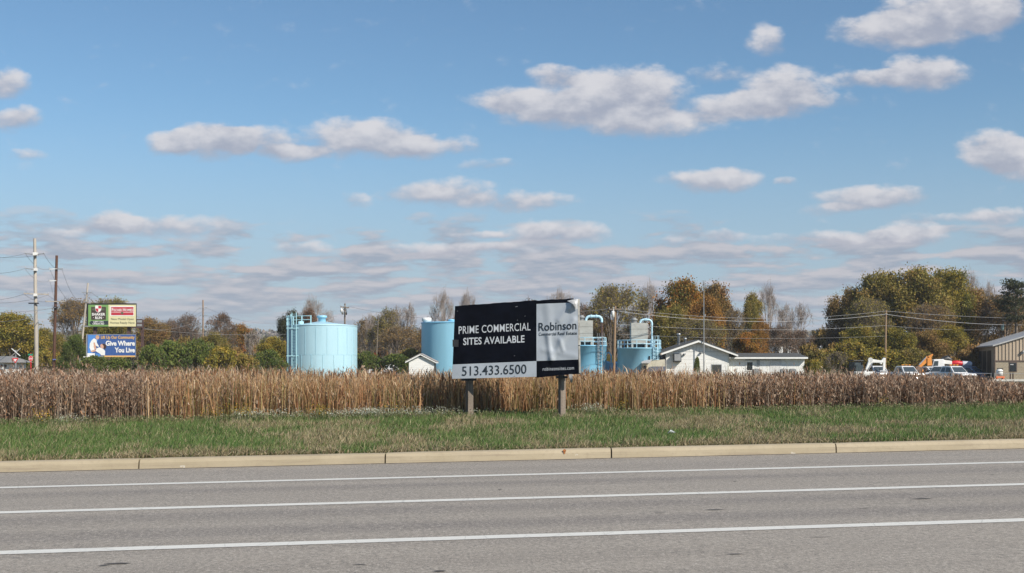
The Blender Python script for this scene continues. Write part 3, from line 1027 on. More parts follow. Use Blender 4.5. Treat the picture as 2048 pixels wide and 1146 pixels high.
KINDS = {
    'dense1': dict(seed=11, R=6.2, base=.12, nlimb=11, k2=9, k3=7, k4=5, leaf=30000, lsize=.21, lspread=.60, gap=.4),
    'dense2': dict(seed=12, R=5.6, base=.14, nlimb=10, k2=9, k3=7, k4=5, leaf=26000, lsize=.21, lspread=.58, gap=.42, multi=2),
    'dense3': dict(seed=13, R=6.0, base=.18, nlimb=10, k2=8, k3=7, k4=4, leaf=18000, lsize=.20, lspread=.56, gap=.5),
    'sparse1': dict(seed=21, R=6.8, base=.18, nlimb=13, k2=9, k3=7, k4=5, leaf=5200, lsize=.20, lspread=.34, leafy_frac=.7, top_leaf=.42, up=.35, lsc=1.3),
    'sparse2': dict(seed=22, R=5.6, base=.14, nlimb=13, k2=8, k3=7, k4=5, leaf=3600, lsize=.20, lspread=.32, leafy_frac=.5, up=.35, multi=2, lsc=1.3),
    'bare1': dict(seed=31, R=5.2, base=.14, nlimb=12, k2=7, k3=6, k4=4, up=.6, twig=.014, lsc=1.25),
    'bare2': dict(seed=32, R=4.2, base=.16, nlimb=10, k2=7, k3=6, k4=4, up=.7, twig=.014, multi=2, narrow_top=.65, lsc=1.25),
    'spread': dict(seed=41, R=8.5, base=.40, nlimb=10, k2=8, k3=7, k4=6, leaf=2600, lsize=.26, lspread=.28, flat=.9, up=.15),
    'bush1': dict(seed=51, Hh=4.0, R=3.2, base=.04, nlimb=12, k2=8, k3=7, k4=4, leaf=7500, lsize=.17, lspread=.20, up=.5, multi=4, twig=.010),
    'bush2': dict(seed=52, Hh=4.0, R=3.0, base=.04, nlimb=12, k2=8, k3=6, k4=4, leaf=5600, lsize=.18, lspread=.22, up=.5, multi=5, twig=.010, gap=.6),
    'bushbare': dict(seed=53, Hh=4.0, R=2.8, base=.04, nlimb=12, k2=7, k3=7, k4=5, leaf=900, lsize=.13, lspread=.15, up=.8, multi=5, twig=.013),
}
MESH = {}


def get_kind(kind):
    if kind not in MESH:
        W, Lf = tree_mesh(**KINDS[kind])
        wm = fast_mesh('trunk', W[0], W[1], M_bark, smooth=True, link=False)
        lm = None
        if Lf is not None:
            lm = fast_mesh('crown', Lf[0], Lf[1], L_GREEN, {'rnd': Lf[2]}, link=False)
        MESH[kind] = (wm, lm, KINDS[kind].get('Hh', 14.0), KINDS[kind]['R'])
    return MESH[kind]


def tree(px, topy, wpx, D, kind, leafm, label, name='tree', cat='tree', bark=None, group=None, rz=None):
    wm, lm, Hh, R = get_kind(kind)
    c = P(px, HY, D)
    g0 = H(c.x, D)
    top = CH - (topy - HY) * D / F
    s_z = (top - g0) / Hh
    if name == 'tree' and 'bush' not in kind: wpx *= {'bare1': 1.25, 'bare2': 1.3, 'sparse1': 1.2, 'sparse2': 1.25}.get(kind, 1.12)
    s_x = wpx * D / F / 2 / R
    root = thing(name, (c.x, D, g0), label, cat, group)
    root.scale = (s_x, s_x, s_z)
    root.rotation_euler.z = random.uniform(0, 6.28) if rz is None else rz
    t = bpy.data.objects.new('trunk' if 'bush' not in kind else 'stems', wm); COL.objects.link(t); t.parent = root
    t.material_slots[0].link = 'OBJECT'; t.material_slots[0].material = bark or M_bark
    if lm is not None:
        l = bpy.data.objects.new('crown' if 'bush' not in kind else 'foliage', lm); COL.objects.link(l); l.parent = root
        l.material_slots[0].link = 'OBJECT'; l.material_slots[0].material = leafm
    return root


PALE = M_bark_pale
# left end
tree(28, 632, 112, 172, 'dense1', L_YELLOW, 'broad yellow-green tree behind the railway crossing signs, at the left edge')
tree(92, 660, 66, 178, 'dense3', L_OLIVE, 'small olive tree between the tall pale pole and the dark brown pole')
tree(152, 601, 92, 195, 'sparse1', L_OLIVEB, 'half bare brown tree behind the leaning pole, left of the billboards', rz=1.0)
tree(150, 672, 50, 150, 'dense2', L_GREEN, 'low dark green tree behind the foot of the leaning pole')
tree(228, 600, 96, 190, 'sparse1', L_YELLOW, 'tree with thin yellow top leaves showing above the upper billboard', rz=2.5)
tree(215, 640, 90, 170, 'dense3', L_YELLOW, 'golden green tree filling the gap between the two billboards', rz=.5)
tree(300, 640, 76, 205, 'dense3', L_OLIVEB, 'rusty olive tree just right of the billboards')
tree(335, 642, 60, 230, 'sparse2', L_BROWN, 'brown twiggy tree second right of the billboards')
tree(370, 631, 62, 215, 'sparse2', L_BROWN, 'half bare round brown tree left of the slim pole')
tree(443, 630, 60, 210, 'spread', L_BROWN, 'flat topped russet tree right of the slim pole')
tree(432, 668, 60, 190, 'dense3', L_OLIVE, 'dark olive tree below the flat topped russet tree')
tree(478, 652, 60, 235, 'dense3', L_ORANGE, 'low orange tree on the skyline left of the large tank')
tree(505, 664, 44, 180, 'bushbare', L_MAUVE, 'smoky grey bare bush left of the large tank', bark=PALE, cat='bush', name='bush')
tree(545, 676, 64, 165, 'dense2', L_YELLOW, 'yellow-green tree close left of the large tank')
tree(583, 626, 52, 185, 'dense3', L_PINE, 'dark green tree behind the railing of the large tank')
tree(625, 601, 74, 200, 'bare1', None, 'bare twiggy tree rising behind the roof vent of the large tank', bark=PALE)
tree(618, 622, 42, 190, 'dense3', L_BROWN, 'small russet tree behind the roof of the large tank')
# between the tanks
tree(735, 640, 60, 230, 'sparse2', L_OLIVEB, 'thin olive-brown tree right beside the large tank')
tree(741, 628, 40, 205, 'bare2', None, 'short bare tree just right of the large tank', bark=PALE)
tree(772, 620, 62, 200, 'sparse2', L_OLIVE, 'slender tree with a few yellow leaves between the two big tanks')
tree(793, 613, 46, 208, 'bare2', None, 'taller of the bare trees between the two big tanks', bark=PALE)
tree(818, 608, 48, 195, 'bare2', None, 'bare tree standing over the white shed', bark=PALE, rz=2)
tree(797, 655, 90, 190, 'sparse1', L_OLIVEB, 'tawny undergrowth tree behind the red bush')
tree(845, 664, 60, 200, 'dense3', L_BROWN, 'russet tree between the white shed and the second tank')
tree(886, 589, 60, 190, 'bare1', None, 'fan-shaped bare tree behind the second tank', bark=PALE, rz=1.3)
tree(935, 590, 58, 196, 'bare1', None, 'bare tree half hidden behind the top left corner of the sign', bark=PALE, rz=.2)
tree(1120, 586, 80, 195, 'bare1', None, 'bare brown tree peeping over the right half of the sign', bark=PALE, rz=4)
tree(1060, 604, 90, 200, 'sparse2', L_BROWN, 'brown tree hidden behind the middle of the sign')
tree(1168, 612, 70, 190, 'sparse2', L_BROWN, 'brown half bare tree behind the left concrete tower', rz=1)
# behind the concrete towers
tree(1232, 574, 118, 172, 'sparse1', L_OLIVE, 'large airy tree with olive tufts behind the wooden pole by the towers', rz=.9)
tree(1212, 640, 70, 180, 'dense3', L_OLIVEB, 'olive-brown undergrowth tree low behind the left tower')
tree(1298, 573, 72, 188, 'bare1', None, 'pinkish bare tree between the airy tree and the orange one', bark=PALE, rz=3)
tree(1262, 654, 60, 176, 'sparse2', L_YELLOW, 'yellowish thin tree behind the right concrete tower')
tree(1362, 567, 108, 170, 'dense1', L_ORANGE, 'tall full tree turning orange behind the gabled white building', rz=1.1)
tree(1345, 618, 84, 162, 'dense2', L_OLIVE, 'dark olive tree just left of the orange one', rz=2.1)
tree(1428, 573, 84, 182, 'dense2', L_OLIVEB, 'olive-brown tree right of the antenna mast')
tree(1420, 598, 78, 165, 'dense3', L_ORANGE2, 'bright orange tree crossing the antenna mast', rz=4)
tree(1395, 640, 110, 160, 'sparse1', L_OLIVE, 'loose olive tree over the ridge of the gabled white building')
tree(1462, 620, 60, 176, 'sparse2', L_OLIVEB, 'thin brown tree between the orange tree and the green-topped one')
tree(1502, 592, 52, 178, 'dense3', L_OLIVE, 'narrow tree with a green top behind the long low wing', rz=1)
tree(1519, 640, 36, 168, 'dense3', L_ORANGE2, 'little bright orange tree behind the long low wing')
tree(1535, 576, 64, 182, 'bare1', None, 'tallest bare tree behind the long low wing', bark=PALE, rz=1.8)
tree(1572, 610, 56, 186, 'bare2', None, 'middle bare tree behind the long low wing', bark=PALE, rz=1)
tree(1600, 608, 58, 180, 'bare2', None, 'bare tree above the right end of the long low wing', bark=PALE, rz=2.4)
tree(1560, 655, 84, 170, 'sparse2', L_BROWN, 'rusty brush tree behind the roof of the long low wing')
tree(1495, 668, 70, 162, 'dense3', L_ORANGE, 'low orange-green tree left behind the long low wing', rz=5)
tree(1605, 662, 50, 175, 'sparse2', L_BROWN, 'small brown tree at the right end of the long low wing')
# big mass at the right
tree(1700, 582, 96, 182, 'dense3', L_OLIVEB, 'olive-brown tree at the left shoulder of the great tree clump', rz=.3)
tree(1762, 553, 112, 178, 'dense1', L_OLIVE, 'high domed tree left of centre in the great tree clump', rz=2)
tree(1832, 543, 124, 176, 'dense2', L_OLIVE, 'highest tree of the great clump, dark olive green', rz=3.3)
tree(1898, 548, 104, 180, 'dense1', L_YELLOW, 'yellow-tinged tree right of centre in the great tree clump', rz=5)
tree(1795, 566, 90, 192, 'dense3', L_OLIVE, 'tree filling the crown line behind the great clump', rz=4)
tree(1868, 565, 90, 196, 'dense3', L_OLIVE, 'second tree filling the crown line behind the great clump', rz=1)
tree(1735, 600, 90, 170, 'sparse1', L_OLIVE, 'open-branched tree in the lower left of the great clump')
tree(1860, 610, 90, 168, 'sparse1', L_OLIVEB, 'open tree with dark limbs in the middle of the great clump', rz=.5)
tree(1680, 628, 50, 186, 'sparse2', L_BROWN, 'thin brown tree at the far left foot of the great clump')
tree(1942, 552, 60, 194, 'bare1', None, 'grey bare tree at the right shoulder of the great clump', bark=PALE)
tree(1975, 566, 58, 200, 'bare2', None, 'bare tree between the great clump and the pine', bark=PALE)
tree(1955, 584, 88, 180, 'dense3', L_OLIVEB, 'brownish tree over the left eave of the tan building', rz=3)
tree(2012, 590, 100, 178, 'sparse1', L_OLIVEB, 'wide brown-olive tree over the tan building', rz=2)
tree(2052, 600, 100, 184, 'dense3', L_OLIVEB, 'olive tree cut by the right edge of the picture')
tree(1722, 655, 76, 160, 'dense2', L_YELLOW, 'yellow-green low tree behind the white excavator arm', name='tree', rz=1)
tree(1788, 660, 90, 158, 'dense3', L_YELLOW, 'low golden tree behind the middle pickup truck', rz=2)
tree(1850, 664, 80, 162, 'dense2', L_OLIVEB, 'low russet tree behind the orange digger arm', rz=3)
tree(1905, 655, 90, 164, 'dense3', L_YELLOW, 'low yellow tree behind the white crane truck', rz=4)
tree(1700, 690, 90, 150, 'bush1', L_YELLOW, 'yellowish bush between low wing and excavator', name='bush', cat='bush', rz=4)
tree(1765, 700, 90, 152, 'bush2', L_YELLOW, 'golden bush behind the excavator arm and pole', name='bush', cat='bush', rz=1)
tree(1825, 702, 80, 152, 'bush1', L_OLIVE, 'olive bush left of the orange digger arm', name='bush', cat='bush', rz=2)
tree(1935, 700, 80, 170, 'bush2', L_OLIVE, 'olive bush beside the dark side of the tan building', name='bush', cat='bush', rz=3)

# pine with flat boughs
def pine(px, topy, wpx, D, label):
    c = P(px, HY, D); g0 = H(c.x, D); top = CH - (topy - HY) * D / F
    hgt = top - g0; R = wpx * D / F / 2
    root = thing('pine_tree', (c.x, D, g0), label, 'tree')
    g = np.random.default_rng(5)
    mb = MB(); mb.tube([(c.x, D, g0), (c.x + .2, D, g0 + hgt * .5), (c.x, D, g0 + hgt * .97)], [.28, .2, .05], 7)
    n = 34
    zt = g.uniform(.6, 1.0, n); aa = g.uniform(0, 6.28, n)
    Cs = []
    for i in range(n):
        rr = R * (1.05 - (zt[i] - .6) * 1.5) * g.uniform(.6, 1.1)
        e = Vector((c.x + math.cos(aa[i]) * rr, D + math.sin(aa[i]) * rr, g0 + hgt * zt[i] + rr * .12))
        s = Vector((c.x, D, g0 + hgt * (zt[i] - .04)))
        mb.tube([s, (s + e) / 2 + Vector((0, 0, -.1)), e], [.07, .05, .02], 4)
        for t in np.linspace(.4, 1, 6):
            Cs.append((np.array(s * (1 - t) + e * t), .55))
    mb.build('trunk', M_bark, root)
    N_ = 2600
    ci = g.integers(0, len(Cs), N_); cc = np.array([c_[0] for c_ in Cs])[ci] + g.normal(0, 1, (N_, 3)) * np.array([.5, .5, .12])
    a1 = unit(g.normal(0, 1, (N_, 3))); a2 = unit(np.cross(a1, g.normal(0, 1, (N_, 3)))); sz = g.uniform(.14, .3, (N_, 1))
    V = np.stack([cc + a1 * sz, cc + a2 * sz * .4, cc - a1 * sz, cc - a2 * sz * .4], 1).reshape(-1, 3) - np.array(root.location)
    fast_mesh('crown', V, np.arange(N_ * 4).reshape(-1, 4), L_PINE, {'rnd': np.repeat(g.random(N_), 4)}, parent=root)


pine(2030, 560, 84, 172, 'dark pine with flat layered boughs above the tan building')

# green thicket in the middle left and other bushes
for args in (
    (48, 712, 56, 172, 'bush2', L_GREEN, 'green bush behind the stop sign and the crossing sign'),
    (92, 706, 70, 168, 'bush1', L_YELLOW, 'yellow-green bush between the stop sign and the brown pole'),
    (140, 713, 60, 165, 'bush2', L_GREEN, 'dark green bush between the brown pole and the leaning pole'),
    (190, 716, 70, 128, 'bush1', L_GREEN, 'green bush under the left half of the lower billboard'),
    (240, 719, 70, 126, 'bush2', L_GREEN, 'green bush under the right half of the lower billboard'),
    (304, 696, 62, 124, 'bush1', L_GREEN, 'bush overlapping the right edge of the lower billboard'),
    (345, 688, 80, 128, 'bush2', L_GREEN, 'tall green bush second to the right of the lower billboard'),
    (395, 686, 80, 130, 'bush1', L_GREEN, 'high green bush hiding the foot of the slim pole'),
    (440, 699, 70, 126, 'bush2', L_YELLOW, 'lighter green bush right of the slim pole'),
    (488, 712, 56, 130, 'bush2', L_OLIVE, 'olive bush midway between the slim pole and the large tank'),
    (540, 705, 70, 140, 'bush1', L_GREEN, 'dark green bush close to the ladder side of the large tank'),
    (733, 708, 56, 150, 'bush1', L_GREEN, 'dark green bush right beside the large tank'),
    (790, 712, 80, 148, 'bush2', L_GREEN, 'dark green bush left of the white shed'),
    (820, 702, 60, 156, 'bush1', L_OLIVE, 'olive bush behind the left slope of the white shed'),
    (1222, 715, 40, 170, 'bush2', L_OLIVE, 'olive bush behind the gap between the two tower tanks'),
    (1640, 703, 70, 150, 'bush2', L_OLIVE, 'brownish green bush right of the long low wing'),
    (1676, 706, 64, 146, 'bushbare', L_OLIVE, 'twiggy olive bush left of the dark tractor'),
    (1628, 722, 44, 128, 'bush2', L_YELLOW, 'light green bush touching the end wall of the low wing'),
    (1394, 718, 13, 128, 'bush1', L_GREEN, 'small dark conifer-like bush at the foot of the antenna mast'),
):
    tree(*args, name='bush', cat='bush')
tree(749, 711, 20, 165, 'bush1', L_RED, 'crimson bush between the large tank and the white shed', name='bush', cat='bush')

# brush that reads as one mass: copies of the bush foliage merged
def brush(name, label, spec, mtl, seed):
    g = np.random.default_rng(seed)
    Vs, Fs, Rs, k = [], [], [], 0
    W, Lf = BR
    WV, WF, wk = [], [], 0
    for (pa, pb, cnt, D0_, D1_, t0, t1, wd_) in spec:
        for i in range(cnt):
            px = g.uniform(pa, pb); D = g.uniform(D0_, D1_)
            X = (px - 1024) * D / F; g0 = H(X, D)
            top = CH - (g.uniform(t0, t1) - HY) * D / F
            sx = wd_ * g.uniform(.7, 1.3) * D / F / 2 / 3.0; sz = max(top - g0, .5) / 4.0
            a = g.uniform(0, 6.28); ca, sa = math.cos(a), math.sin(a)
            Rm = np.array([[ca, sa, 0], [-sa, ca, 0], [0, 0, 1]])
            Vs.append((Lf[0] @ Rm) * [sx, sx, sz] + [X, D, g0]); Fs.append(Lf[1] + k); k += len(Lf[0])
            Rs.append(np.clip(Lf[2] * .5 + g.random() * .5, 0, 1))
    tag(fast_mesh(name, np.concatenate(Vs), np.concatenate(Fs), mtl, {'rnd': np.concatenate(Rs)}), label, 'undergrowth', None, 'stuff')


BR = tree_mesh(77, Hh=4.0, R=3.0, base=.04, nlimb=9, k2=6, k3=5, k4=3, leaf=1300, lsize=.34, lspread=.3, up=.5, multi=4)
brush('undergrowth', 'mauve and brown brush behind the trees, left of the tanks', [(-60, 620, 85, 250, 420, 680, 705, 60), (690, 900, 26, 240, 400, 660, 690, 50), (900, 1480, 50, 240, 420, 662, 690, 60)], L_MAUVE, 1)
brush('undergrowth', 'olive brown brush behind the buildings and vehicles', [(1460, 1640, 10, 210, 300, 702, 715, 50), (1640, 2200, 34, 185, 240, 665, 705, 60), (-200, 560, 40, 175, 240, 680, 712, 50), (700, 1330, 34, 190, 240, 690, 712, 50), (1610, 2120, 46, 158, 176, 690, 722, 60)], L_OLIVEB, 2)

# distant woods on the hills
g = np.random.default_rng(9)
nc = 5200
D = 620 * (2.6 ** g.random(nc)); u = g.uniform(-.62, .62, nc); X = u * D
# leave the land open by the distant warehouses
z0 = land(X, D)
keep = ~((D < 900) & (u > .20) & (u < .30) & (g.random(nc) < .85))
X, D, z0 = X[keep], D[keep], z0[keep]; nc = len(X)
nl = 22
rad_ = g.uniform(3.5, 6.5, nc); hh = g.uniform(7, 13, nc)
dirs = unit(g.normal(0, 1, (nc, nl, 3)) + np.array([0, -.3, .5])) * g.uniform(.55, 1.05, (nc, nl, 1))
c = np.stack([X, D, z0 + hh * .55], -1)[:, None] + dirs * np.stack([rad_, rad_, hh * .5], -1)[:, None]
c = c.reshape(-1, 3); m = len(c)
nr = unit(dirs.reshape(-1, 3) + g.normal(0, .5, (m, 3))); a1 = unit(np.cross(nr, g.normal(0, 1, (m, 3)))); a2 = np.cross(nr, a1)
sz = g.uniform(.9, 2.1, (m, 1))
V = np.stack([c + a1 * sz, c + a2 * sz * .8, c - a1 * sz, c - a2 * sz * .7], 1).reshape(-1, 3)
patchy = vnoise(X / 130, D / 200, 4, 3)
rnd = np.repeat(np.clip(patchy * .7 + g.random(nc) * .45 - .1, 0, 1), nl * 4)
L_FAR = leaf_mat('far_wood_hazed', [(0, (0.138, 0.125, 0.128)), (.3, (0.194, 0.160, 0.149)), (.5, (0.169, 0.166, 0.115)), (.7, (0.225, 0.179, 0.135)), (1, (0.275, 0.192, 0.121))], .1)  # distance haze put into the ramp: lightened and slightly blued
tag(fast_mesh('woods', V, np.arange(m * 4).reshape(-1, 4), L_FAR, {'rnd': rnd}), 'brown autumn woods covering the low far hills', 'woods', None, 'stuff')

# ------------------------------------------------------------------ lettering
def text_polys(s, bold=0.0, shear=0.0, space=1.0):
    cu = bpy.data.curves.new('lettering', 'FONT')
    cu.body = s; cu.size = 1.0; cu.offset = bold; cu.shear = shear; cu.space_character = space
    cu.resolution_u = 3
    ob = bpy.data.objects.new('lettering', cu); COL.objects.link(ob)
    dg = bpy.context.evaluated_depsgraph_get()
    me = bpy.data.meshes.new_from_object(ob.evaluated_get(dg))
    bpy.data.objects.remove(ob); bpy.data.curves.remove(cu)
    V = [(v.co.x, v.co.y) for v in me.vertices]; Fs = [tuple(p.vertices) for p in me.polygons]
    bpy.data.meshes.remove(me)
    return np.array(V), Fs


def text_on(name, s, mapper, x0, y0, x1, y1, cap, mtl, parent, bold=0.0, shear=0.0, off=.006, space=1.0, capref=.73):
    """baseline from (x0,y0) to (x1,y1) and capital height cap, in the sign's own measure; mapper(px,py,off) -> point"""
    V, Fs = text_polys(s, bold, shear, space)
    xa, xb = V[:, 0].min(), V[:, 0].max()
    mb = MB(); vs = []
    for (x, y) in V:
        t = (x - xa) / (xb - xa)
        vs.append(mapper(x0 + (x1 - x0) * t, y0 + (y1 - y0) * t - y / capref * cap, off))
    mb.add(vs, Fs)
    o = mb.build(name, mtl, parent)
    return o


M_ink = mat('black_vinyl', (.0042, .0052, .0095), .5, .25, 3, .1, 8, spec=.08)
M_silver = mat('silver_vinyl', (.42, .46, .51), .5, .05, 2, .1, 6)
M_sil_txt = mat('silver_lettering', (.55, .58, .62), .5, .04)
M_ink_txt = mat('dark_lettering', (.018, .026, .035), .5, .1)
M_ply = mat('plywood_edge', (.09, .08, .07), .85, .3, 6)

# ------------------------------------------------------------------ the big sign
def sign_depth(px):
    return 27.35 - (px - 905) / 252 * .75


def wr(px, py):
    """how the vinyl stands off the board"""
    a = .010 * math.sin(px * .045 + py * .02) * math.sin(py * .05 + 1)
    if px > 1073:
        def fold(ax, ay, bx, by, wdt, amp):
            dx_, dy_ = bx - ax, by - ay; L2 = dx_ * dx_ + dy_ * dy_
            t = max(0, min(1, ((px - ax) * dx_ + (py - ay) * dy_) / L2))
            d = math.hypot(px - ax - dx_ * t, py - ay - dy_ * t)
            return amp * math.exp(-(d / wdt) ** 2)
        a += fold(1096, 672, 1102, 722, 5, .030) + fold(1148, 640, 1104, 716, 6, .026) + fold(1144, 605, 1118, 640, 6, .022)
        a += fold(1095, 612, 1100, 668, 9, .014) + fold(1086, 700, 1150, 712, 6, .010) + fold(1140, 618, 1152, 600, 5, .035)
        a += fold(1120, 680, 1126, 700, 4, .02) - fold(1108, 690, 1114, 715, 5, .012)
    else:
        a += .006 * math.sin(px * .11 + py * .06) * (1 if py > 722 else .6)
    return max(a, -.006) + .012


def S(px, py, off=0.0):
    D = sign_depth(px)
    return P(px, py, D) + Vector((-.03, -1, 0)) * (off + wr(px, py))


def sheet(name, c00, c10, c11, c01, mtl, parent, nx=26, ny=22, off=0.0, edge=0.0):
    """c00 top left, c10 top right, c11 bottom right, c01 bottom left"""
    mb = MB(); vs = []
    for j in range(ny + 1):
        for i in range(nx + 1):
            s, t = i / nx, j / ny
            px = (c00[0] * (1 - s) + c10[0] * s) * (1 - t) + (c01[0] * (1 - s) + c11[0] * s) * t
            py = (c00[1] * (1 - s) + c10[1] * s) * (1 - t) + (c01[1] * (1 - s) + c11[1] * s) * t
            if edge and j == 0: py += edge * (math.sin(i * 1.9) * .5 + math.sin(i * .7 + 1) * .6) - .6
            vs.append(S(px, py, off))
    fs = [(j * (nx + 1) + i, j * (nx + 1) + i + 1, (j + 1) * (nx + 1) + i + 1, (j + 1) * (nx + 1) + i) for j in range(ny) for i in range(nx)]
    mb.add(vs, fs, smooth=True)
    return mb.build(name, mtl, parent)


sx, sy = (1030 - 1024) * 27 / F, 27.1
sign = thing('real_estate_sign', (sx, sy, H(sx, sy)), 'large leaning black and silver real estate sign on two wooden posts in the grass', 'sign')
# boards behind
for nm, pts in (('board', ((910, 615), (1071, 605), (1071, 753), (904, 757))), ('board', ((1073, 605), (1157, 599), (1158, 748), (1073, 753)))):
    mb = MB()
    f_ = [P(px, py, sign_depth(px)) for px, py in pts]; b_ = [p + Vector((.03, .05, 0)) for p in f_]
    mb.add(f_ + b_, [(0, 1, 2, 3), (7, 6, 5, 4), (0, 4, 5, 1), (1, 5, 6, 2), (2, 6, 7, 3), (3, 7, 4, 0)])
    mb.build(nm, M_ply, sign)
sheet('black_banner', (910, 612.5), (1073, 601), (1073, 722), (905.5, 729), M_ink, sign, nx=26, edge=.45)
sheet('phone_strip', (905.5, 729), (1073, 722), (1073, 753.5), (904, 757.5), M_silver, sign, ny=8)
sheet('silver_banner', (1073, 608), (1155.5, 604.5), (1156.5, 719), (1073, 722), M_silver, sign, nx=34, ny=44)
sheet('top_strip', (1073, 601.5), (1147, 597.5), (1149, 605), (1073, 608), M_ink, sign, nx=14, ny=4, edge=.7)
sheet('address_strip', (1073, 722), (1156.5, 719), (1157, 747), (1073, 755.5), M_ink, sign, ny=8)
# wooden edge showing on the right
mb = MB()
for a, c in (((1157.5, 598), (1158.5, 690)), ((1158.5, 692), (1160, 746))):
    mb.bar(P(a[0], a[1], sign_depth(1157) + .0), P(c[0], c[1], sign_depth(1157)), .025, .04)
mb.build('edge_batten', mat('pale_batten', (.38, .37, .34), .8, .3, 8), sign)
# torn corner: curled flaps of vinyl
mb = MB()
cp = [[(1134, 602, .02), (1144, 599.5, .03), (1156, 598, .02)], [(1140, 605, .05), (1148, 602, .09), (1156, 601, .03)], [(1145, 609, .09), (1150, 610, .11), (1154.5, 611, .04)], [(1151, 615, .06), (1151.5, 617, .08), (1155, 618, .03)]]
vs = [S(*p) for r in cp for p in r]
mb.add(vs, [(r * 3 + i, r * 3 + i + 1, r * 3 + i + 4, r * 3 + i + 3) for r in range(3) for i in range(2)], smooth=True)
mb.build('torn_corner', mat('vinyl_back', (.46, .47, .48), .35, .2, 8), sign)
mb = MB()
cp = [[(1137.5, 748.5, .0), (1145, 748, .0)], [(1138, 754, .06), (1145, 753, .06)], [(1140, 759, .05), (1145.5, 757, .07)], [(1141, 764, .02), (1145, 763, .05)], [(1143, 766, -.01), (1144, 766, .0)]]
mb.add([S(*p) for r in cp for p in r], [(i * 2, i * 2 + 1, i * 2 + 3, i * 2 + 2) for i in range(4)], smooth=True)
mb.build('hanging_flap', mat('vinyl_back_2', (.30, .29, .27), .5, .2, 8), sign)
# bracket on the left edge, lower lips, drooping edge
mb = MB()
mb.box(P(911, 686.5, 27.2), (.13, .10, .16)); mb.build('bracket', M_black, sign)
for (px, yt, yb, wd_, ft) in ((938.5, 757, 831, 15.5, 27.35), (1124.5, 752, 824, 15, 26.85)):
    c = P(px, 0, ft); g0 = H(c.x, ft)
    top = P(px, yt - 130, ft).z
    mb = MB()
    ww = wd_ * ft / F / 1.30
    mb.box((c.x, ft + .17, (top + g0 - .35) / 2), (ww, ww, top - g0 + .35), rz=rad(27 if px < 1000 else 24))
    mb.build('post', M_post, sign, bevel=.006)
    mb = MB(); mb.box(P(px - 1, yt + 2.2, ft + .03), (.34 if px < 1000 else .26, .10, .05)); mb.build('brace', M_black, sign)
# wording
text_on('lettering', 'PRIME COMMERCIAL', S, 917.5, 668, 1061, 660.5, 16.0, M_sil_txt, sign, bold=.003, space=1.06)
text_on('lettering', 'SITES AVAILABLE', S, 926.5, 690, 1049, 684.5, 14.6, M_sil_txt, sign, bold=.016, space=1.03)
text_on('lettering', '513.433.6500', S, 924, 751.5, 1053, 747, 19.5, M_ink_txt, sign, bold=.004)
text_on('lettering', 'Robinson', S, 1077, 662, 1153, 658, 17.0, M_ink_txt, sign, bold=.012)
for wd_, xa_, xb_ in (('Commercial', 1077.5, 1112.5), ('Real', 1115.5, 1129.0), ('Estate', 1132.5, 1154.0)):
    text_on('lettering', wd_, S, xa_, 671.5 - (xa_ - 1077.5) * .033, xb_, 671.5 - (xb_ - 1077.5) * .033, 6.5, M_ink_txt, sign, bold=.012, space=1.04)
text_on('lettering', 'robinsonsites.com', S, 1085.5, 741.5, 1148, 739, 7.4, M_sil_txt, sign, bold=.002, space=1.12)
M_scuff = mat('scuff', (.25, .26, .28), .6, .2)
for (px, py, s_) in ((1033, 613, 2.2), (1035, 640, .7), (1050, 632, .7), (1029, 711, .7), (1029, 752, 1.2), (915, 622, .6)):
    mb = MB(); mb.add([S(px - s_, py + .4, .005), S(px + s_, py - .6, .005), S(px + s_, py + .5, .005), S(px - s_, py + 1.2, .005)], [(0, 1, 2, 3)])
    mb.build('scuff', M_scuff, sign)


# ------------------------------------------------------------------ tanks
def ring(c, r, z, a0=0, a1=360, n=40):
    return [(c[0] + r * math.cos(rad(a0 + (a1 - a0) * i / n)), c[1] + r * math.sin(rad(a0 + (a1 - a0) * i / n)), z) for i in range(n + 1)]


def railing(parent, c, r, z, hgt, mtl, a0=0, a1=360, posts=16, th=.04, mid=True, name='railing'):
    mb = MB()
    for k, zz in enumerate((z + hgt, z + hgt * .5) if mid else (z + hgt,)):
        mb.tube(ring(c, r, zz, a0, a1), th, 5)
    for i in range(posts + (0 if a1 - a0 >= 360 else 1)):
        a = rad(a0 + (a1 - a0) * i / posts)
        x, y = c[0] + r * math.cos(a), c[1] + r * math.sin(a)
        mb.tube([(x, y, z), (x, y, z + hgt)], th, 5)
    return mb.build(name, mtl, parent)


